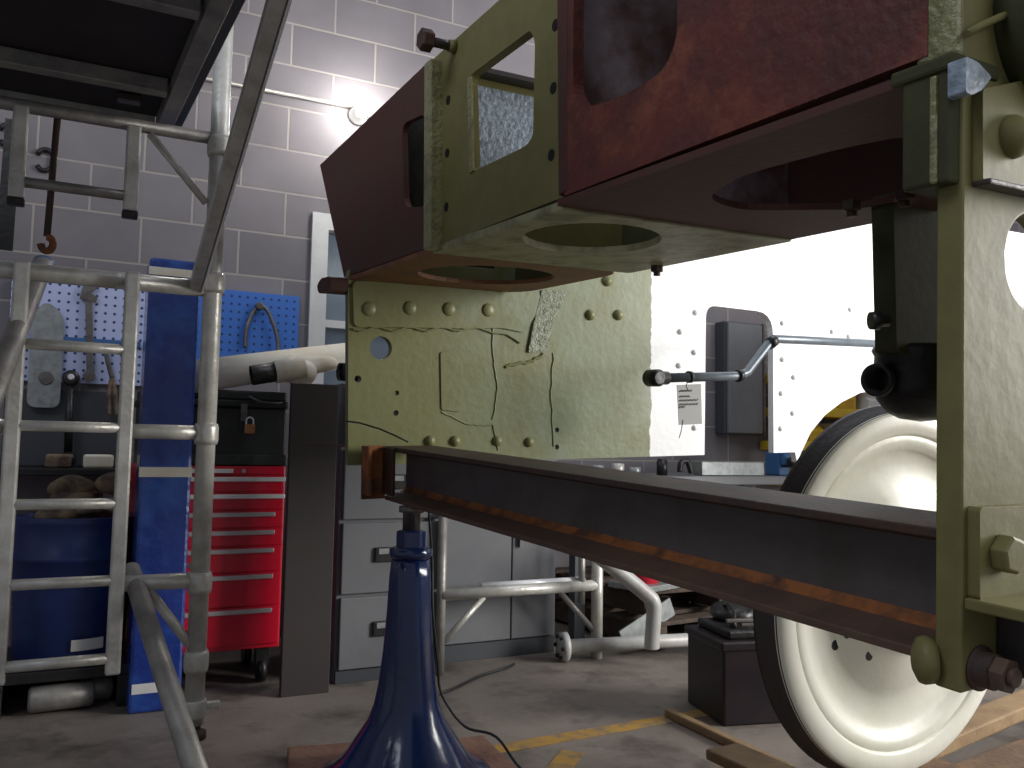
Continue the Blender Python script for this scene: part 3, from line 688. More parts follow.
cu = thing('steel_cupboard', 'low grey double-door steel cupboard to the right of the filing cabinet', 'cupboard', ((ux0+ux1)/2, FY+.3, 0))
mk('cupboard_body', MB().mm(ux0, ux1, FY+.02, FY+.5, 0, 1.0), M['grey_cab'], cu, bevel=.005)
mid = Py(512, 560, FY).x
for a, b in ((ux0+.01, mid-.003), (mid+.003, ux1-.01)):
    d = mk('cupboard_door', MB().mm(a, b, FY, FY+.0199, .08, .98), M['grey_cab'], cu, bevel=.004)
mk('door_handle', MB().mm(mid+.03, mid+.045, FY-.02, FY-.0002, .5, .62), M['lead'], cu)
mk('plinth', MB().mm(ux0+.01, ux1-.01, FY+.005, FY+.0199, .001, .075), M['grey_dark'], cu)
FY = FY0
# steel plate leaning on the cabinet
sy = 3.36
sx0 = Py(284, 600, sy).x; sx1 = Py(332, 600, sy).x; szt = Py(300, 383, sy).z
M['plate'] = mat('dark_brown_plate', (.036, .030, .030), .55, 0, (.045, .034, .030), 4)
tag(mk('steel_plate', MB().mm(sx0, sx1, sy, sy+.03, 0, szt), M['plate'], bevel=.003), 'tall dark brown steel plate standing on edge between red chest and filing cabinet', 'steel plate')

# ------------------------------------------------------------------ red tool chest, black top chest
CY = 3.56
rx1 = Py(283, 560, CY).x; rx0 = rx1-.56
rz0 = Py(270, 648, CY).z; rz1 = Py(270, 466, CY).z
rc = thing('roller_tool_cabinet', 'bright red roller tool cabinet with many shallow drawers', 'tool cabinet', ((rx0+rx1)/2, CY+.22, 0))
mk('cabinet_body', MB().mm(rx0, rx1, CY+.012, CY+.45, rz0, rz1), M['red'], rc, bevel=.004)
zz_ = [466, 475, 492, 510, 528, 546, 572, 606, 645]
ys = [Py(260, y, CY).z for y in zz_]
for k in range(8):
    z1, z0 = ys[k], ys[k+1]
    dr = mk('drawer', MB().mm(rx0+.012, rx1-.008 , CY, CY+.0119, z0+.004, z1-.002), M['red'], rc, bevel=.002)
    zt_ = z1-.014 if k else z1-.018
    wide = k in (1, 2)
    if k == 0: mk('drawer_trim', MB().mm(rx0+.012, rx1-.21, CY-.012, CY-.0002, z1-.028, z1-.012), M['handle_bright'], dr); continue
    mk('drawer_trim', MB().mm(rx0+.012, rx1-(.004 if wide else .04), CY-.014, CY-.0002, z1-.026, z1-.008), M['handle_bright' if wide else 'handle'], dr, bevel=.003)
mk('lock', MB().cyl(V((rx1-.17, CY-.001, ys[0]-.02)), V((rx1-.17, CY-.010, ys[0]-.02)), .008), M['handle'], rc)
mk('badge', MB().mm(rx1-.38, rx1-.30, CY-.004, CY-.0002, ys[6]+.028, ys[6]+.045), M['lead'], rc)
for dx in (.06, .50):
    for dy in (.06, .38):
        mk('caster', MB().cyl(V((rx0+dx-.015, CY+dy, .05)), V((rx0+dx+.015, CY+dy, .05)), .05, seg=18).mm(rx0+dx-.025, rx0+dx+.025, CY+dy-.03, CY+dy+.03, .07, rz0), M['black'], rc)
tz = Py(270, 390, CY).z
tc_ = thing('tool_chest', 'battered black lidded tool chest on top of the red cabinet', 'tool chest', ((rx0+rx1)/2, CY+.2, rz1))
mk('chest_body', MB().mm(rx0+.01, rx1-.004, CY+.02, CY+.42, rz1+.001, tz-.075), M['chest_black'], tc_, bevel=.006)
mk('lid', MB().mm(rx0, rx1, CY+.0, CY+.43, tz-.0745, tz-.045).mm(rx0+.01, rx1-.004, CY+.02, CY+.42, tz-.045, tz-.006), M['chest_black'], tc_, bevel=.008)
mk('bottom_rail', MB().mm(rx0, rx1, CY+.002, CY+.0195, rz1+.002, rz1+.045), M['chest_black'], tc_, bevel=.004)
mk('lid_handle', MB().tube(smooth_pts([V((rx1-.16, CY-.004, tz-.03)), V((rx1-.12, CY-.03, tz-.05)), V((rx1-.06, CY-.03, tz-.055)), V((rx1-.03, CY-.004, tz-.05))]), .005, 8), M['lead'], tc_)
mk('hasp', MB().mm(rx1-.19, rx1-.165, CY-.006, CY-.0005, tz-.13, tz-.06), M['lead'], tc_)
px_ = rx1-.155; pzz = tz-.15
pl = thing('padlock', 'small brass padlock hanging on the black tool chest', 'padlock', (px_, CY, pzz-.03))
mk('lock_body', MB().mm(px_-.021, px_+.021, CY-.022, CY-.007, pzz-.03, pzz+.008), M['brass'], pl, bevel=.004)
mk('shackle', MB().tube([V((px_+.014*math.cos(a), CY-.014, pzz+.022+.014*math.sin(a))) for a in [math.pi*k/8 for k in range(9)]], .0035, 8).cyl(V((px_-.014, CY-.014, pzz+.007)), V((px_-.014, CY-.014, pzz+.022)), .0035, seg=8).cyl(V((px_+.014, CY-.014, pzz+.007)), V((px_+.014, CY-.014, pzz+.022)), .0035, seg=8), M['alu_bright'], pl)
# paper rolls over the chest
ra = Py(192, 377, CY+.02); rb = Py(352, 352, CY+.45)
rb = Py(358, 354, CY+.18)
rl = mk('paper_roll', MB().lathe(ra, rb-ra, [(0, .045), (0.001, .066), ((rb-ra).length*.5, .062), ((rb-ra).length, .056)], 28), M['paper'])
tag(rl, 'long yellowed paper roll lying across the black tool chest', 'paper roll')
rd = (rb-ra).normalized()
c0 = Py(252, 376, CY-.03)-V((0, .05, 0)); 
rr = thing('cardboard_tube', 'short cardboard tube with dark open mouth, in front of the long paper roll', 'tube', c0)
mk('tube_wall', MB().lathe(c0, (rd+V((0,-.25,0))).normalized(), [(.08, .040), (.081, .046), (.20, .044)], 28, caps=False), M['paper'], rr)
mk('inner_sleeve', MB().lathe(c0, (rd+V((0,-.25,0))).normalized(), [(-.012, .0395), (.09, .0395), (.091, .030), (-.01, .030)], 28, caps=False).lathe(c0, (rd+V((0,-.25,0))).normalized(), [(.05, .0362), (.055, .0362)], 28), M['black'], rr)
c1 = Py(300, 362, CY-.06)
tag(mk('crumpled_cloth', MB().ball(c1+V((-.01,.0,-.02)), .055, (1.5, .9, .8), .05).ball(c1+V((.07,.02,.0)), .05, (1.6, .9, .8), .05), M['paper']), 'crumpled cream cloth bundled beside the paper roll', 'cloth')
c2_ = Py(338, 372, 3.40)
tag(mk('pipe_offcut', MB().lathe(c2_-V((.0, .02, 0)), V((1, .1, .0)), [(.01, .030), (0, .036), (.22, .036)], 24, caps=False), M['black']), 'black pipe end resting on top of the dark steel plate', 'pipe')

# ------------------------------------------------------------------ blue column
by = 3.36
bx0 = Py(131, 640, by).x; bx1 = Py(184, 640, by).x; bz1 = Py(165, 258, by).z
bl = thing('blue_girder', 'tall glossy blue plastic-wrapped square post with cream bands', 'post', ((bx0+bx1)/2, by+.08, 0))
mk('post_body', MB().mm(bx0, bx1, by, by+.17, 0, bz1), M['blue_col'], bl, bevel=.012)
for y0_, y1_, lab in ((266, 274, 'cream band'), (467, 477, 'cream band'), (683, 693, 'white label')):
    za = Py(150, y1_, by).z; zb_ = Py(150, y0_, by).z
    mk('tape_band', MB().mm(bx0-.001 if y0_ < 600 else bx0+.01, bx1+.001 if y0_ < 600 else bx0+.11, by-.0015, by+.02, za, zb_), M['paper'] if y0_ < 600 else M['white_frame'], bl)

# ------------------------------------------------------------------ blue drum with rags
dcx = Py(73, 580, 3.65); dr_ = .205; dz0 = .15
dz1 = Py(73, 520, 3.5).z
dm = thing('plastic_drum', 'dark blue open drum with a white label, behind the ladder', 'drum', (dcx.x, 3.70, dz0))
c = V((dcx.x, 3.70, dz0))
hh = dz1-dz0
mk('drum_body', MB().lathe(c, V((0,0,1)), [(0, dr_*.86), (.02, dr_*.92), (hh*.5, dr_*.97), (hh*.70, dr_*1.0), (hh*.71, dr_*1.04), (hh*.74, dr_*1.04), (hh*.75, dr_), (hh-.02, dr_*1.01), (hh, dr_*1.05), (hh+.005, dr_*.98), (hh-.04, dr_*.95), (hh-.05, .01)], 40), M['blue_drum'], dm)
lm = MB(); rows = []
for z in (dz0+.055, dz0+.095):
    rows.append([c + V((math.sin(t)*dr_*.985, -math.cos(t)*dr_*.985, z-dz0)) for t in [.02+.55*k/8 for k in range(9)]])
vr = [[lm.b.verts.new(p) for p in r] for r in rows]
for k in range(8): lm.b.faces.new((vr[0][k], vr[0][k+1], vr[1][k+1], vr[1][k]))
ldo = mk('label_sticker', lm, M['white_frame'], dm)
rg = MB()
for k in range(16):
    a = random.uniform(0, 6.28); r = random.uniform(0, .13)
    rg.ball(c+V((math.cos(a)*r, math.sin(a)*r, hh+random.uniform(.0, .12))), .06, (random.uniform(.8, 1.5), random.uniform(.8, 1.3), random.uniform(.4, .8)), .04)
tag(mk('rag_heap', rg, M['rope']), 'heap of brown rags filling the top of the blue drum', 'rags', kind='stuff')
tag(mk('low_crate', MB().mm(c.x-.3, c.x+.26, 3.48, 3.95, .11, .149).mm(c.x-.3, c.x-.2, 3.48, 3.95, 0, .11).mm(c.x+.16, c.x+.26, 3.48, 3.95, 0, .11).mm(c.x-.3, c.x+.26, 3.9, 3.94, 0, .11), M['black'], bevel=.004), 'low black stand carrying the blue drum', 'stand')
for k, (x, y, lab) in enumerate(((60, 697, 'longer grey metal cylinder lying under the drum stand'), (95, 688, 'shorter grey metal cylinder lying under the drum stand'))):
    p = Ph(x, y, .05); p.y = max(p.y, 3.1)
    tag(mk('metal_cylinder', MB().lathe(p-V((.10-.05*k, 0, 0)), V((1, .05, 0)), [(0, .035), (.01, .045), (.2-.1*k, .045), (.21-.1*k, .03)], 20), M['alu_dark']), lab, 'cylinder')

# ------------------------------------------------------------------ pegboards and hanging tools
PY = WY-.03
def peg(name, x0, y0, x1, y1, mt, lab):
    a = Py(x0, y0, PY); b = Py(x1, y1, PY)
    return tag(mk(name, MB().mm(a.x, b.x, PY, WY-.001, b.z, a.z), mt), lab, 'pegboard')
peg('pegboard', 12, 279, 146, 386, M['peg_lit'], 'perforated pegboard behind the ladder, painted pale blue-white as if strongly lit')
peg('pegboard', 168, 284, 297, 366, M['peg_blue'], 'bright blue perforated pegboard above the paper roll')
a = Py(30, 335, PY); b = Py(140, 348, PY)
tag(mk('tool_rail', MB().mm(a.x, b.x, PY-.025, PY-.001, b.z, a.z), M['vice']), 'blue rail across the pale pegboard', 'rail')
# shelf under
a = Py(-40, 468, 4.1); b = Py(125, 476, 4.1)
tag(mk('wall_shelf', MB().mm(a.x, b.x, 4.1, WY-.001, b.z, a.z), M['black'], bevel=.004), 'dark narrow wall shelf under the hanging tools', 'shelf')
for x, mtn, lab, ww in ((58, 'rope', 'small brown box on the wall shelf at left', .10), (98, 'paper', 'pale folded cloth on the wall shelf at right', .12)):
    p = Py(x, 468, 4.2)
    tag(mk('storage_box', MB().box(V((p.x, 4.22, a.z+.030)), ww, .1, .058), M[mtn], bevel=.01), lab, 'box')
# grey board below pegboard
a = Py(5, 388, WY-.012); b = Py(122, 466, WY-.012)
tag(mk('backing_board', MB().mm(a.x, b.x, WY-.012, WY-.001, b.z, a.z), M['grey_dark']), 'dark grey backing board under the pale pegboard', 'board')
TY = PY-.02
def T(x, y, d=0): return Py(x, y, TY-d)
# combination wrench on pale board
tw = thing('spanner', 'steel spanner hanging vertically on the pale pegboard', 'spanner', T(88, 400))
mk('shaft', MB().bar(T(89, 300), T(90, 372), .03, .012, V((0,1,0))), M['lead'], tw, bevel=.003)
mk('open_end', MB().prism(T(91, 293)+V((0,-.008,0)), V((1,0,0)), V((0,0,1)), V((0,1,0)), [[(-.045, -.03), (.02, -.045), (.03, -.02), (.0, .0), (.03, .03), (.01, .045), (-.035, .03)]], .014), M['lead'], tw, bevel=.002)
mk('ring_end', MB().lathe(T(89, 376)+V((0,-.008,0)), V((0,1,0)), [(0, .026), (.014, .026)], 20), M['lead'], tw, bevel=.002)
# big black podger / torque bar
tb = thing('ratchet_wrench', 'long black socket wrench with a shiny round head hanging below the pegboard', 'wrench', T(70, 470, .02))
mk('shaft', MB().cyl(T(70, 385, .03), T(68, 455, .03), .017), M['black'], tb)
mk('head', MB().lathe(T(71, 378, .05), V((0,1,0)), [(0, .020), (.004, .036), (.035, .036)], 22), M['black'], tb)
mk('drive', MB().lathe(T(71, 377, .058), V((0,1,0)), [(0, .010), (.01, .016)], 18), M['alu_bright'], tb)
mk('grip', MB().lathe(T(68, 452, .03), V((0,0,-1)), [(0, .018), (.02, .034), (.05, .032), (.07, .018)], 18), M['black'], tb)
# pair of callipers on blue board
cl = thing('calipers', 'pair of steel outside calipers hanging on the bright blue pegboard', 'calipers', T(262, 330))
for sgn, pts in ((-1, [(260, 304), (252, 314), (246, 330), (245, 348)]), (1, [(260, 304), (268, 312), (275, 330), (278, 346), (276, 352)])):
    mk('arm', MB().tube(smooth_pts([T(x, y, .01*(sgn+1)) for x, y in pts]), .0095, 10), M['lead'], cl)
mk('pivot', MB().lathe(T(260, 306, .03), V((0,1,0)), [(0, .014), (.004, .02), (.03, .02)], 18), M['lead'], cl)
# saw-like grey item at left
sq = thing('grinder_guard', 'grey metal saw-shaped tool on the left of the pale pegboard', 'tool', T(48, 400))
mk('blade', MB().prism(T(48, 345)+V((0,-.012,0)), V((1,0,0)), V((0,0,1)), V((0,1,0)), [rounded([(-.07, -.28), (.06, -.28), (.06, .05), (.05, .15), (-.02, .2), (-.07, .12)], .04)], .008), M['silver'], sq)
mk('disc', MB().lathe(T(46, 378, .022), V((0,1,0)), [(0, .028), (.008, .030)], 22), M['lead'], sq)
tp_ = thing('pliers', 'dark-handled pliers hanging at the right of the pale pegboard', 'pliers', T(113, 400))
for s_ in (-1, 1):
    mk('handle', MB().tube(smooth_pts([T(112, 378, .01), T(112+s_*3, 392, .01), T(113+s_*4, 415, .01)]), .010, 10), M['rope'], tp_)
mk('jaw', MB().tube(smooth_pts([T(112, 378, .01), T(108, 362, .01), T(106, 352, .01)]), .011, 10), M['lead'], tp_)
# hooks and clamps hanging up at the far left
for k, (x, y, lab) in enumerate(((8, 135, 'upper dark C-shaped clamp hanging at the far left'), (45, 160, 'dark C-shaped clamp hanging right of the upper one'))):
    pts = [Py(x+9*math.cos(t), y+9*math.sin(t)*1.2, WY-.011) for t in [math.radians(d) for d in range(-150, 151, 25)]]
    tag(mk('hanging_clamp', MB().tube(pts, .011, 10), M['black']), lab, 'clamp')
SY0 = 2.64
hk = thing('hanging_hook', 'dark rod with a brown hook hanging from the scaffold rail at the left', 'hook', Py(46, 245, SY0))
mk('rod', MB().cyl(Py(58, 112, SY0), Py(47, 236, SY0), .009), M['rust'], hk)
mk('hook', MB().tube([Py(47+6*math.cos(t), 244+7*math.sin(t), SY0) for t in [math.radians(d) for d in range(-100, 190, 20)]], .010, 10), M['rust_orange'], hk)
cn = mk('hanging_strap', MB().bar(Py(14, 120, 3.3), Py(4, 250, 3.3), .05, .012, V((0,1,0))), M['black'])
tag(cn, 'dark strap hanging at the far left edge behind the scaffold', 'strap')

# ------------------------------------------------------------------ wall conduit and lamps
ca_ = Py(215, 82, WY-.03); cb_ = Py(352, 106, WY-.03)
zc = (ca_.z+cb_.z)/2
tag(mk('wall_conduit', MB().tube([V((ca_.x-1.6, WY-.02, ca_.z+.0)), V((cb_.x, WY-.02, cb_.z))], .011, 10), M['alu_dark']), 'thin grey conduit along the block wall leading to the lamp', 'conduit')
def lamp(x, y, lab, r=.042, pw=14):
    p = Py(x, y, WY-.10)
    t_ = thing('wall_lamp', lab, 'lamp', p, group=None)
    mk('backplate', MB().lathe(V((p.x, WY-.001, p.z)), V((0,-1,0)), [(0, .05), (.02, .05), (.03, .03), (.06, .03)], 20), M['white_frame'], t_)
    mk('bulb', MB().ball(V((p.x, WY-.10, p.z)), r), M['lamp'], t_)
    l = bpy.data.lights.new('lamp_light', 'POINT'); l.energy = pw; l.color = (1, .97, .93); l.shadow_soft_size = .05
    lo_ = bpy.data.objects.new('lamp_light', l); COL.objects.link(lo_); lo_.location = (p.x, WY-.22, p.z)
lamp(363, 110, 'small glowing round lamp on the block wall above the maroon panel', .036, 15)

# ------------------------------------------------------------------ scaffold tower
SY = 2.63
def s(x, y, dy=0): return Py(x, y, SY+dy)
sc = thing('scaffold_tower', 'aluminium scaffold tower end frame with built-in ladder at the left', 'scaffold', (s(200, 700).x, SY, 0))
# upright
ux = s(206, 440).x
zt_ = s(221, 60).z+.6
mk('upright', MB().cyl(V((ux, SY, .16)), V((ux, SY, 2.9)), .0265), M['alu'], sc)
def rail(xa, ya, xb, yb, r=.021, name='rail', mt='alu', dy=0):
    a = s(xa, ya, dy); b = s(xb, yb, dy); z = (a.z+b.z)/2
    return mk(name, MB().cyl(V((a.x, SY+dy, z)), V((b.x, SY+dy, z)), r), M[mt], sc)
rail(-160, 262, 206, 282, .024); rail(126, 430, 206, 434, .021); rail(124, 581, 206, 582, .022)
rail(-160, 425, 10, 425, .021)
for y in (283, 434, 582, 145, 660):
    z = s(206, y).z
    mk('coupler', MB().lathe(V((ux, SY, z-.03)), V((0,0,1)), [(0, .031), (.012, .034), (.048, .034), (.06, .031)], 20), M['alu'], sc)
# ladder
ldx0 = s(12, 450).x; ldx1 = s(123, 450).x
LYo = -.03
for xx, zb in ((ldx0, s(10, 680).z), (ldx1, s(116, 670).z)):
    mk('ladder_stile', MB().mm(xx-.019, xx+.019, SY+LYo-.03, SY+LYo+.0, zb, s(60, 268).z), M['alu'], sc, bevel=.006)
for y in (348, 427, 503, 580, 658):
    z = s(70, y).z
    mk('rung', MB().cyl(V((ldx0, SY+LYo-.015, z)), V((ldx1, SY+LYo-.015, z)), .0145), M['alu'], sc)
# upper ladder ends hanging below the deck
for x, y0_, y1_ in ((22, 108, 200), (134, 128, 213)):
    a = s(x, y0_); b = s(x-2, y1_)
    lg = mk('ladder_stile', MB().mm(a.x-.019, a.x+.019, SY-.03, SY, b.z, a.z), M['alu'], sc, bevel=.005)
    mk('foot_cap', MB().mm(a.x-.021, a.x+.021, SY-.032, SY+.002, b.z-.02, b.z-.0005), M['black'], lg, bevel=.004)
z = s(80, 191).z
mk('rung', MB().cyl(V((s(22, 190).x, SY-.015, z)), V((s(134, 195).x, SY-.015, z)), .0145), M['alu_dark'], sc)
rail(-160, 84, 214, 131, .018, mt='alu_dark')
mk('gusset_brace', MB().tube([s(150, 134), s(206, 203)], .011, 10), M['alu'], sc)
mk('gusset_brace', MB().tube([s(148, 590), s(198, 655)], .014, 10), M['alu'], sc)
# long flat diagonal brace rising toward the camera
p = Pd(196, 282, 2.50); q = Pd(279, -10, 1.55)
mk('diagonal_brace', MB().bar(p, q+(q-p)*.15, .062, .030, RT), M['alu'], sc, bevel=.004)
d_ = (q-p).normalized(); sdv = (RT - d_*RT.dot(d_)).normalized()
mk('brace_highlight', MB().bar(p+sdv*.0205, q+(q-p)*.15+sdv*.0205, .064, .006, RT), M['alu_bright'], sc, bevel=.002)  # bright strip added along the brace as a painted highlight
# near tubes
mk('stabiliser_tube', MB().cyl(Pd(131, 570, 2.45), Pd(205, 800, 1.75), .0255), M['alu_dark'], sc)
mk('stabiliser_tube', MB().cyl(Pd(43, 265, 2.55), Pd(-30, 450, 1.85), .027), M['alu_dark'], sc)
mk('end_cap', MB().cyl(Pd(44, 263, 2.57), Pd(41, 272, 2.54), .030), M['vice'], sc, label='blue plastic end cap')
# base leg
mk('base_jack', MB().lathe(V((ux, SY, .0)), V((0,0,1)), [(0, .05), (.008, .05), (.009, .017), (.12, .017), (.121, .036), (.14, .036), (.141, .02), (.17, .02)], 20), M['rust'], sc)
mk('wing_nut', MB().box(V((ux, SY, .21)), .14, .02, .02).lathe(V((ux, SY, .18)), V((0,0,1)), [(0, .034), (.05, .034)], 18), M['alu'], sc, bevel=.004)
# far upright beyond the picture carries the rails
mk('upright', MB().cyl(V((s(-150, 440).x, SY, .0)), V((s(-150, 440).x, SY, 2.9)), .0265), M['alu'], sc)

# platform
zd = s(174, 128).z + .03
fr = thing('scaffold_platform', 'dark-bottomed scaffold deck with aluminium edge beams at the top left', 'scaffold deck', (s(60, 110).x, SY-.6, zd))
def D(x, y, z=None): return Ph(x, y, zd if z is None else z)
e0 = D(170, 133); e1 = D(238, -10); dirr = (e1-e0); dirr.z = 0; dirr.normalize()
sdl = V((-1, 0, 0)); 
end = e0+dirr*1.6
ex = lambda p, k: p + V((-1, -.0, 0))*k
front = [e0, e0+dirr*1.7, e0+dirr*1.7+V((-1.3, .0, 0)), e0+V((-1.3, 0, 0))]
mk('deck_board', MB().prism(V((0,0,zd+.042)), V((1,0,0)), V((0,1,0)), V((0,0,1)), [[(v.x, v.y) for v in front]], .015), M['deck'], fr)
up_ = V((0,0,1))
mk('side_beam', MB().bar(e0+up_*.05+V((-.02,0,0)), e0+dirr*1.7+up_*.05+V((-.02,0,0)), .045, .10), M['alu_dark'], fr, bevel=.003)
mk('toe_flange', MB().bar(e0+up_*.06+V((.020,0,0)), e0+dirr*1.7+up_*.06+V((.020,0,0)), .028, .07), M['grey_dark'], fr, bevel=.003)
mk('end_beam', MB().bar(e0+up_*.018+V((-.045,0,0)), e0+up_*.018+V((-1.3,0,0)), .03, .042), M['alu'], fr, bevel=.003)
m1 = D(0, 22, zd+.05); m2 = D(186, 60, zd+.05)
dd = (e0+dirr*.30)
mk('cross_bearer', MB().bar(V((dd.x-.05, dd.y, zd+.020)), V((dd.x-1.3, dd.y, zd+.020)), .04, .042), M['alu_dark'], fr, bevel=.003)
dd = (e0+dirr*.8)
mk('cross_bearer', MB().bar(V((dd.x-.05, dd.y, zd+.020)), V((dd.x-1.35, dd.y, zd+.020)), .04, .042), M['alu_dark'], fr, bevel=.003)
dd = e0+dirr*.14
mk('deck_catch', MB().box(V((dd.x-.13, dd.y, zd+.030)), .06, .03, .022), M['lead'], fr, bevel=.003)

# ------------------------------------------------------------------ second scaffold frame on the floor, behind
S2 = 3.425
def s2(x, y): return Py(x, y, S2)
s3 = thing('aluminium_trestle', 'loose aluminium scaffold frame standing in front of the grey cupboard', 'trestle', (s2(440, 660).x, S2, 0))
xa = s2(441, 600).x; xb = s2(597, 600).x
mk('upright', MB().cyl(V((xa, S2, 0)), V((xa, S2, .68)), .020), M['alu_dark'], s3)
mk('upright', MB().cyl(V((xb, S2, 0)), V((xb, S2, .55)), .027), M['alu'], s3)
mk('upright', MB().cyl(V((xb-.085, S2+.0, .25)), V((xb-.085, S2, .55)), .016), M['alu_dark'], s3)
zr_ = s2(520, 590).z
mk('crosstube', MB().cyl(V((xa, S2, zr_)), V((xb, S2, zr_)), .025), M['alu'], s3)
mk('crosstube', MB().cyl(V((xa+.20, S2+.035, zr_+.022)), V((xb-.05, S2+.035, zr_+.022)), .015), M['alu_bright'], s3)
mk('gusset_brace', MB().cyl(V((xa+.01, S2, .13)), V((xa+.2, S2, zr_-.02)), .013), M['alu'], s3)
mk('gusset_brace', MB().cyl(V((xb-.01, S2, .12)), V((xb-.2, S2, zr_-.02)), .013), M['alu_dark'], s3)

# ------------------------------------------------------------------ flanged pipe on the floor
fa = Ph(564, 651, .046); fb = Ph(745, 641, .046)
fpz = thing('flanged_pipe', 'pale grey flanged pipe with a bent riser lying on the floor', 'pipe', (fa.x, fa.y, 0))
mk('pipe_run', MB().cyl(fa+V((0,0,.02)), fb+V((0,0,.02)), .031), M['pipe_white'], fpz)
mk('flange', MB().lathe(fa+V((0,0,.02)), fb-fa, [(-.02, .02), (-.019, .063), (.0, .064), (.012, .064), (.013, .045)], 28), M['pipe_white'], fpz)
for k in range(6):
    a_ = 2*math.pi*k/6; dn = (fb-fa).normalized(); e1_ = dn.cross(V((0,0,1))).normalized(); e2_ = V((0,0,1))
    mk('bolt', MB().hexa(fa+V((0,0,.02))-dn*.018+(e1_*math.cos(a_)+e2_*math.sin(a_))*.05, -dn, .010, .012), M['black'], fpz)
zf = (Ph(651, 652, .04)-CAM).dot(FW)-.10
mk('riser', MB().tube(smooth_pts([Pd(652, 648, zf), Pd(652, 640, zf), Pd(654, 612, zf), Pd(653, 602, zf), Pd(646, 594, zf), Pd(614, 568, zf), Pd(590, 550, zf)], 4), .034, 16), M['pipe_white'], fpz)

# ------------------------------------------------------------------ scrap pallets behind
pb = Ph(672, 638)
def pallet(c, ang, z, lab):
    ax_ = (V((math.cos(ang), math.sin(ang), 0)), V((-math.sin(ang), math.cos(ang), 0)), V((0,0,1)))
    o = thing('wooden_pallet', lab, 'pallet', (c.x, c.y, z), ang)
    C0 = V((c.x, c.y, z))
    for k in range(5): mk('deck_board', MB().box(C0+ax_[1]*(-.4+.2*k)+ax_[2]*.125, 1.1, .11, .02, ax_), M['wood_old'], o, bevel=.003)
    for k in (-1, 0, 1):
        mk('bearer', MB().box(C0+ax_[0]*k*.48+ax_[2]*.065, .09, .9, .098, ax_), M['wood_old'], o, bevel=.003)
    return o
pc = V((pb.x+.20, 3.92, 0))
pallet(pc, .1, 0, 'lower scrap wooden pallet behind the flanged pipe')
pallet(pc+V((.05, .05, 0)), .02, .137, 'upper scrap wooden pallet behind the flanged pipe')
for k, (x, y, z, dx, dy, dz, rz, mt, nm, lab, cat) in enumerate((
    (-.3, -.3, .275, .5, .25, .03, .3, 'silver', 'metal_sheet', 'bent grey metal sheet on the upper scrap pallet', 'sheet'),
    (.15, -.25, .275, .5, .10, .06, -.2, 'steel_dark', 'steel_offcut', 'dark steel offcut on the upper scrap pallet', 'offcut'),
    (.05, .1, .275, .7, .12, .09, .5, 'steel_dark', 'steel_channel', 'dark channel piece at the back of the scrap pallet', 'channel'))):
    a_ = (V((math.cos(rz), math.sin(rz), 0)), V((-math.sin(rz), math.cos(rz), 0)), V((0,0,1)))
    tag(mk(nm, MB().box(pc+V((x, y, z+dz/2)), dx, dy, dz, a_), M[mt], bevel=.004), lab, cat)
p = Py(606, 574, pc.y-.55)
tag(mk('red_bucket', MB().lathe(V((max(p.x, pc.x-.42), pc.y-.35, .275)), V((0,0,1)), [(0, .06), (.09, .075), (.1, .075), (.098, .068), (.02, .055)], 24), M['red']), 'small red pot on the scrap pallet beneath the rusty beam', 'pot')
sh = MB().bar(Py(622, 640, 3.42)+V((0,0,.0)), Py(672, 606, 3.44), .008, .09)
tag(mk('metal_strip', sh, M['silver']), 'grey flat strip leaning on the pallet behind the pipe', 'strip')

# ------------------------------------------------------------------ workbench and clutter seen over the beam
WB = 4.25
a = Py(575, 470, 3.75); b = Py(815, 470, 3.75)
zbn = Py(690, 476, 3.75).z
wbk = thing('workbench', 'long grey-topped workbench along the wall behind the white plate', 'workbench', ((a.x+b.x)/2, 4.0, 0))
mk('bench_top', MB().mm(a.x, b.x, 3.75, WY-.02, zbn-.05, zbn), M['grey_cab'], wbk, bevel=.006)
for xx in (a.x+.05, (a.x+b.x)/2, b.x-.05):
    for yy in (3.8, WY-.1): mk('leg', MB().mm(xx-.03, xx+.03, yy-.03, yy+.03, 0, zbn-.0505), M['grey_dark'], wbk)
def bt2(x, yb, y): p = Py(x, yb, y); return V((p.x, y, zbn))
c = bt2(725, 470, 3.85)
tag(mk('steel_bar', MB().box(c+V((.03, 0, .04)), .46, .08, .078), M['silver'], bevel=.004), 'speckled grey steel bar lying on the workbench below the white plate', 'bar')
c = bt2(662, 470, 3.85)
tag(mk('storage_tin', MB().lathe(c, V((0,0,1)), [(0, .03), (.08, .03), (.081, .024), (.09, .024)], 20), M['black']), 'black tin on the workbench just right of the green plate', 'tin')
c = bt2(684, 470, 3.82)
tag(mk('metal_clamp', MB().tube(smooth_pts([c+V((-.03,0,.02)), c+V((-.02,0,.07)), c+V((.02,0,.08)), c+V((.04,0,.04)), c+V((.05,0,.015))]), .015, 12), M['black']), 'curved black clamp on the workbench', 'clamp')
c = bt2(777, 470, 3.9)
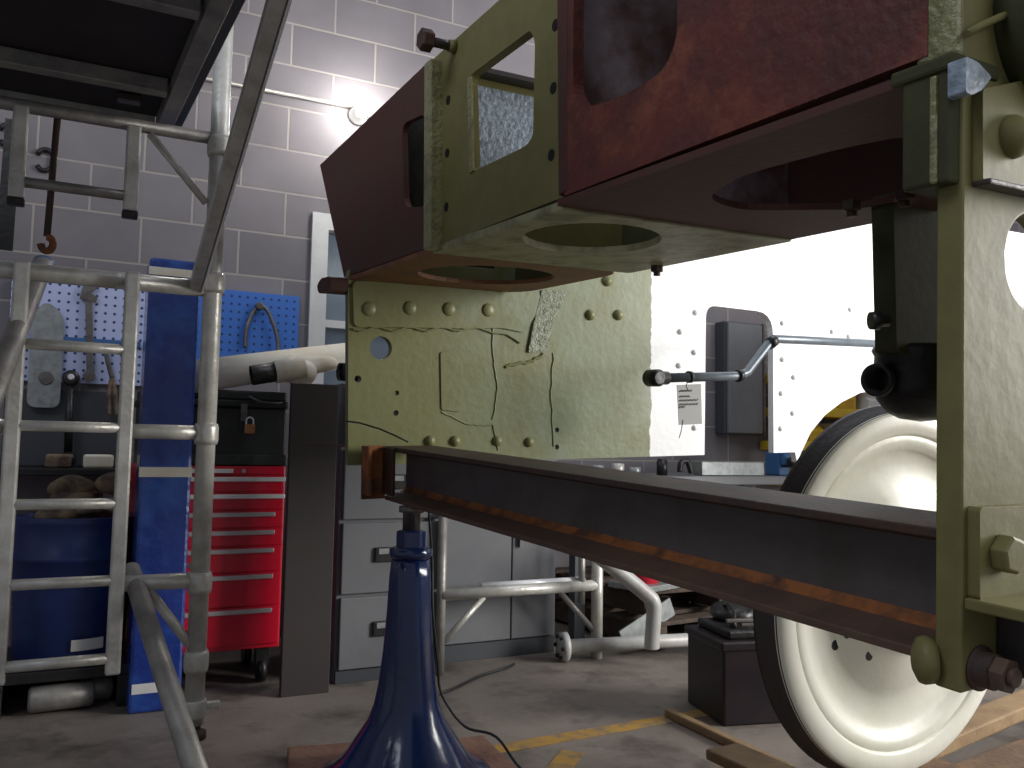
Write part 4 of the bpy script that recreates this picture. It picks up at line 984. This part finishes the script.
vz = thing('bench_vice', 'small blue bench vice at the right end of the workbench', 'vice', c)
mk('vice_body', MB().box(c+V((0,0,.07)), .08, .12, .138), M['vice'], vz, bevel=.008)
mk('jaw', MB().box(c+V((-.0,-.09,.1)), .09, .03, .07), M['vice'], vz, bevel=.006)
mk('knob', MB().ball(c+V((-.02,-.14,.085)), .028), M['black'], vz)
mk('screw', MB().cyl(c+V((0,-.16,.06)), c+V((0,-.06,.06)), .012), M['lead'], vz)
c = bt2(610, 470, 3.9)
for k, (dx, hgt, mt, lab) in enumerate(((-.08, .05, 'silver', 'left small silver tin under the green plate'), (.05, .06, 'alu', 'middle small silver tin under the green plate'), (.16, .04, 'silver', 'right small silver tin under the green plate'))):
    tag(mk('small_tin', MB().lathe(c+V((dx, 0, 0)), V((0,0,1)), [(0, .035), (hgt, .035), (hgt+.002, .03)], 20), M[mt]), lab, 'tin')
# ------------------------------------------------------------------ yellow racking far right
ry = 4.05
xa = Py(798, 440, ry).x; xb = Py(905, 440, ry).x; 
rk = thing('storage_rack', 'yellow steel racking seen over the top of the wheel', 'rack', ((xa+xb)/2, ry, 0))
for xx in (xa, (xa+xb)/2, xb):
    mk('rack_upright', MB().mm(xx-.025, xx+.025, ry, ry+.04, 0, 1.75), M['yellow'], rk)
for z in (.75, .98, 1.2, 1.42):
    mk('rack_shelf', MB().mm(xa-.02, xb+.02, ry-.02, ry+.32, z, z+.06), M['yellow'], rk, bevel=.004)
for k in range(4):
    xx = xa+(xb-xa)*(.1+.27*k)
    for zi, z in enumerate((1.0425, 1.2625)):
        mtn = ['yellow', 'white_frame'][(k+zi) % 2]
        tag(mk('storage_bin', MB().prism(V((xx, ry+.0, z)), V((0,1,0)), V((0,0,1)), V((1,0,0)), [[(0, 0), (.2, 0), (.2, .12), (.06, .12), (-.01, .06)]], .13), M[mtn]),
            ['yellow', 'white'][(k+zi) % 2] + ' bin on the %s shelf of the yellow rack, %s' % (['lower', 'upper'][zi], ['at its left end', 'left of centre', 'right of centre', 'at its right end'][k]), 'bin')
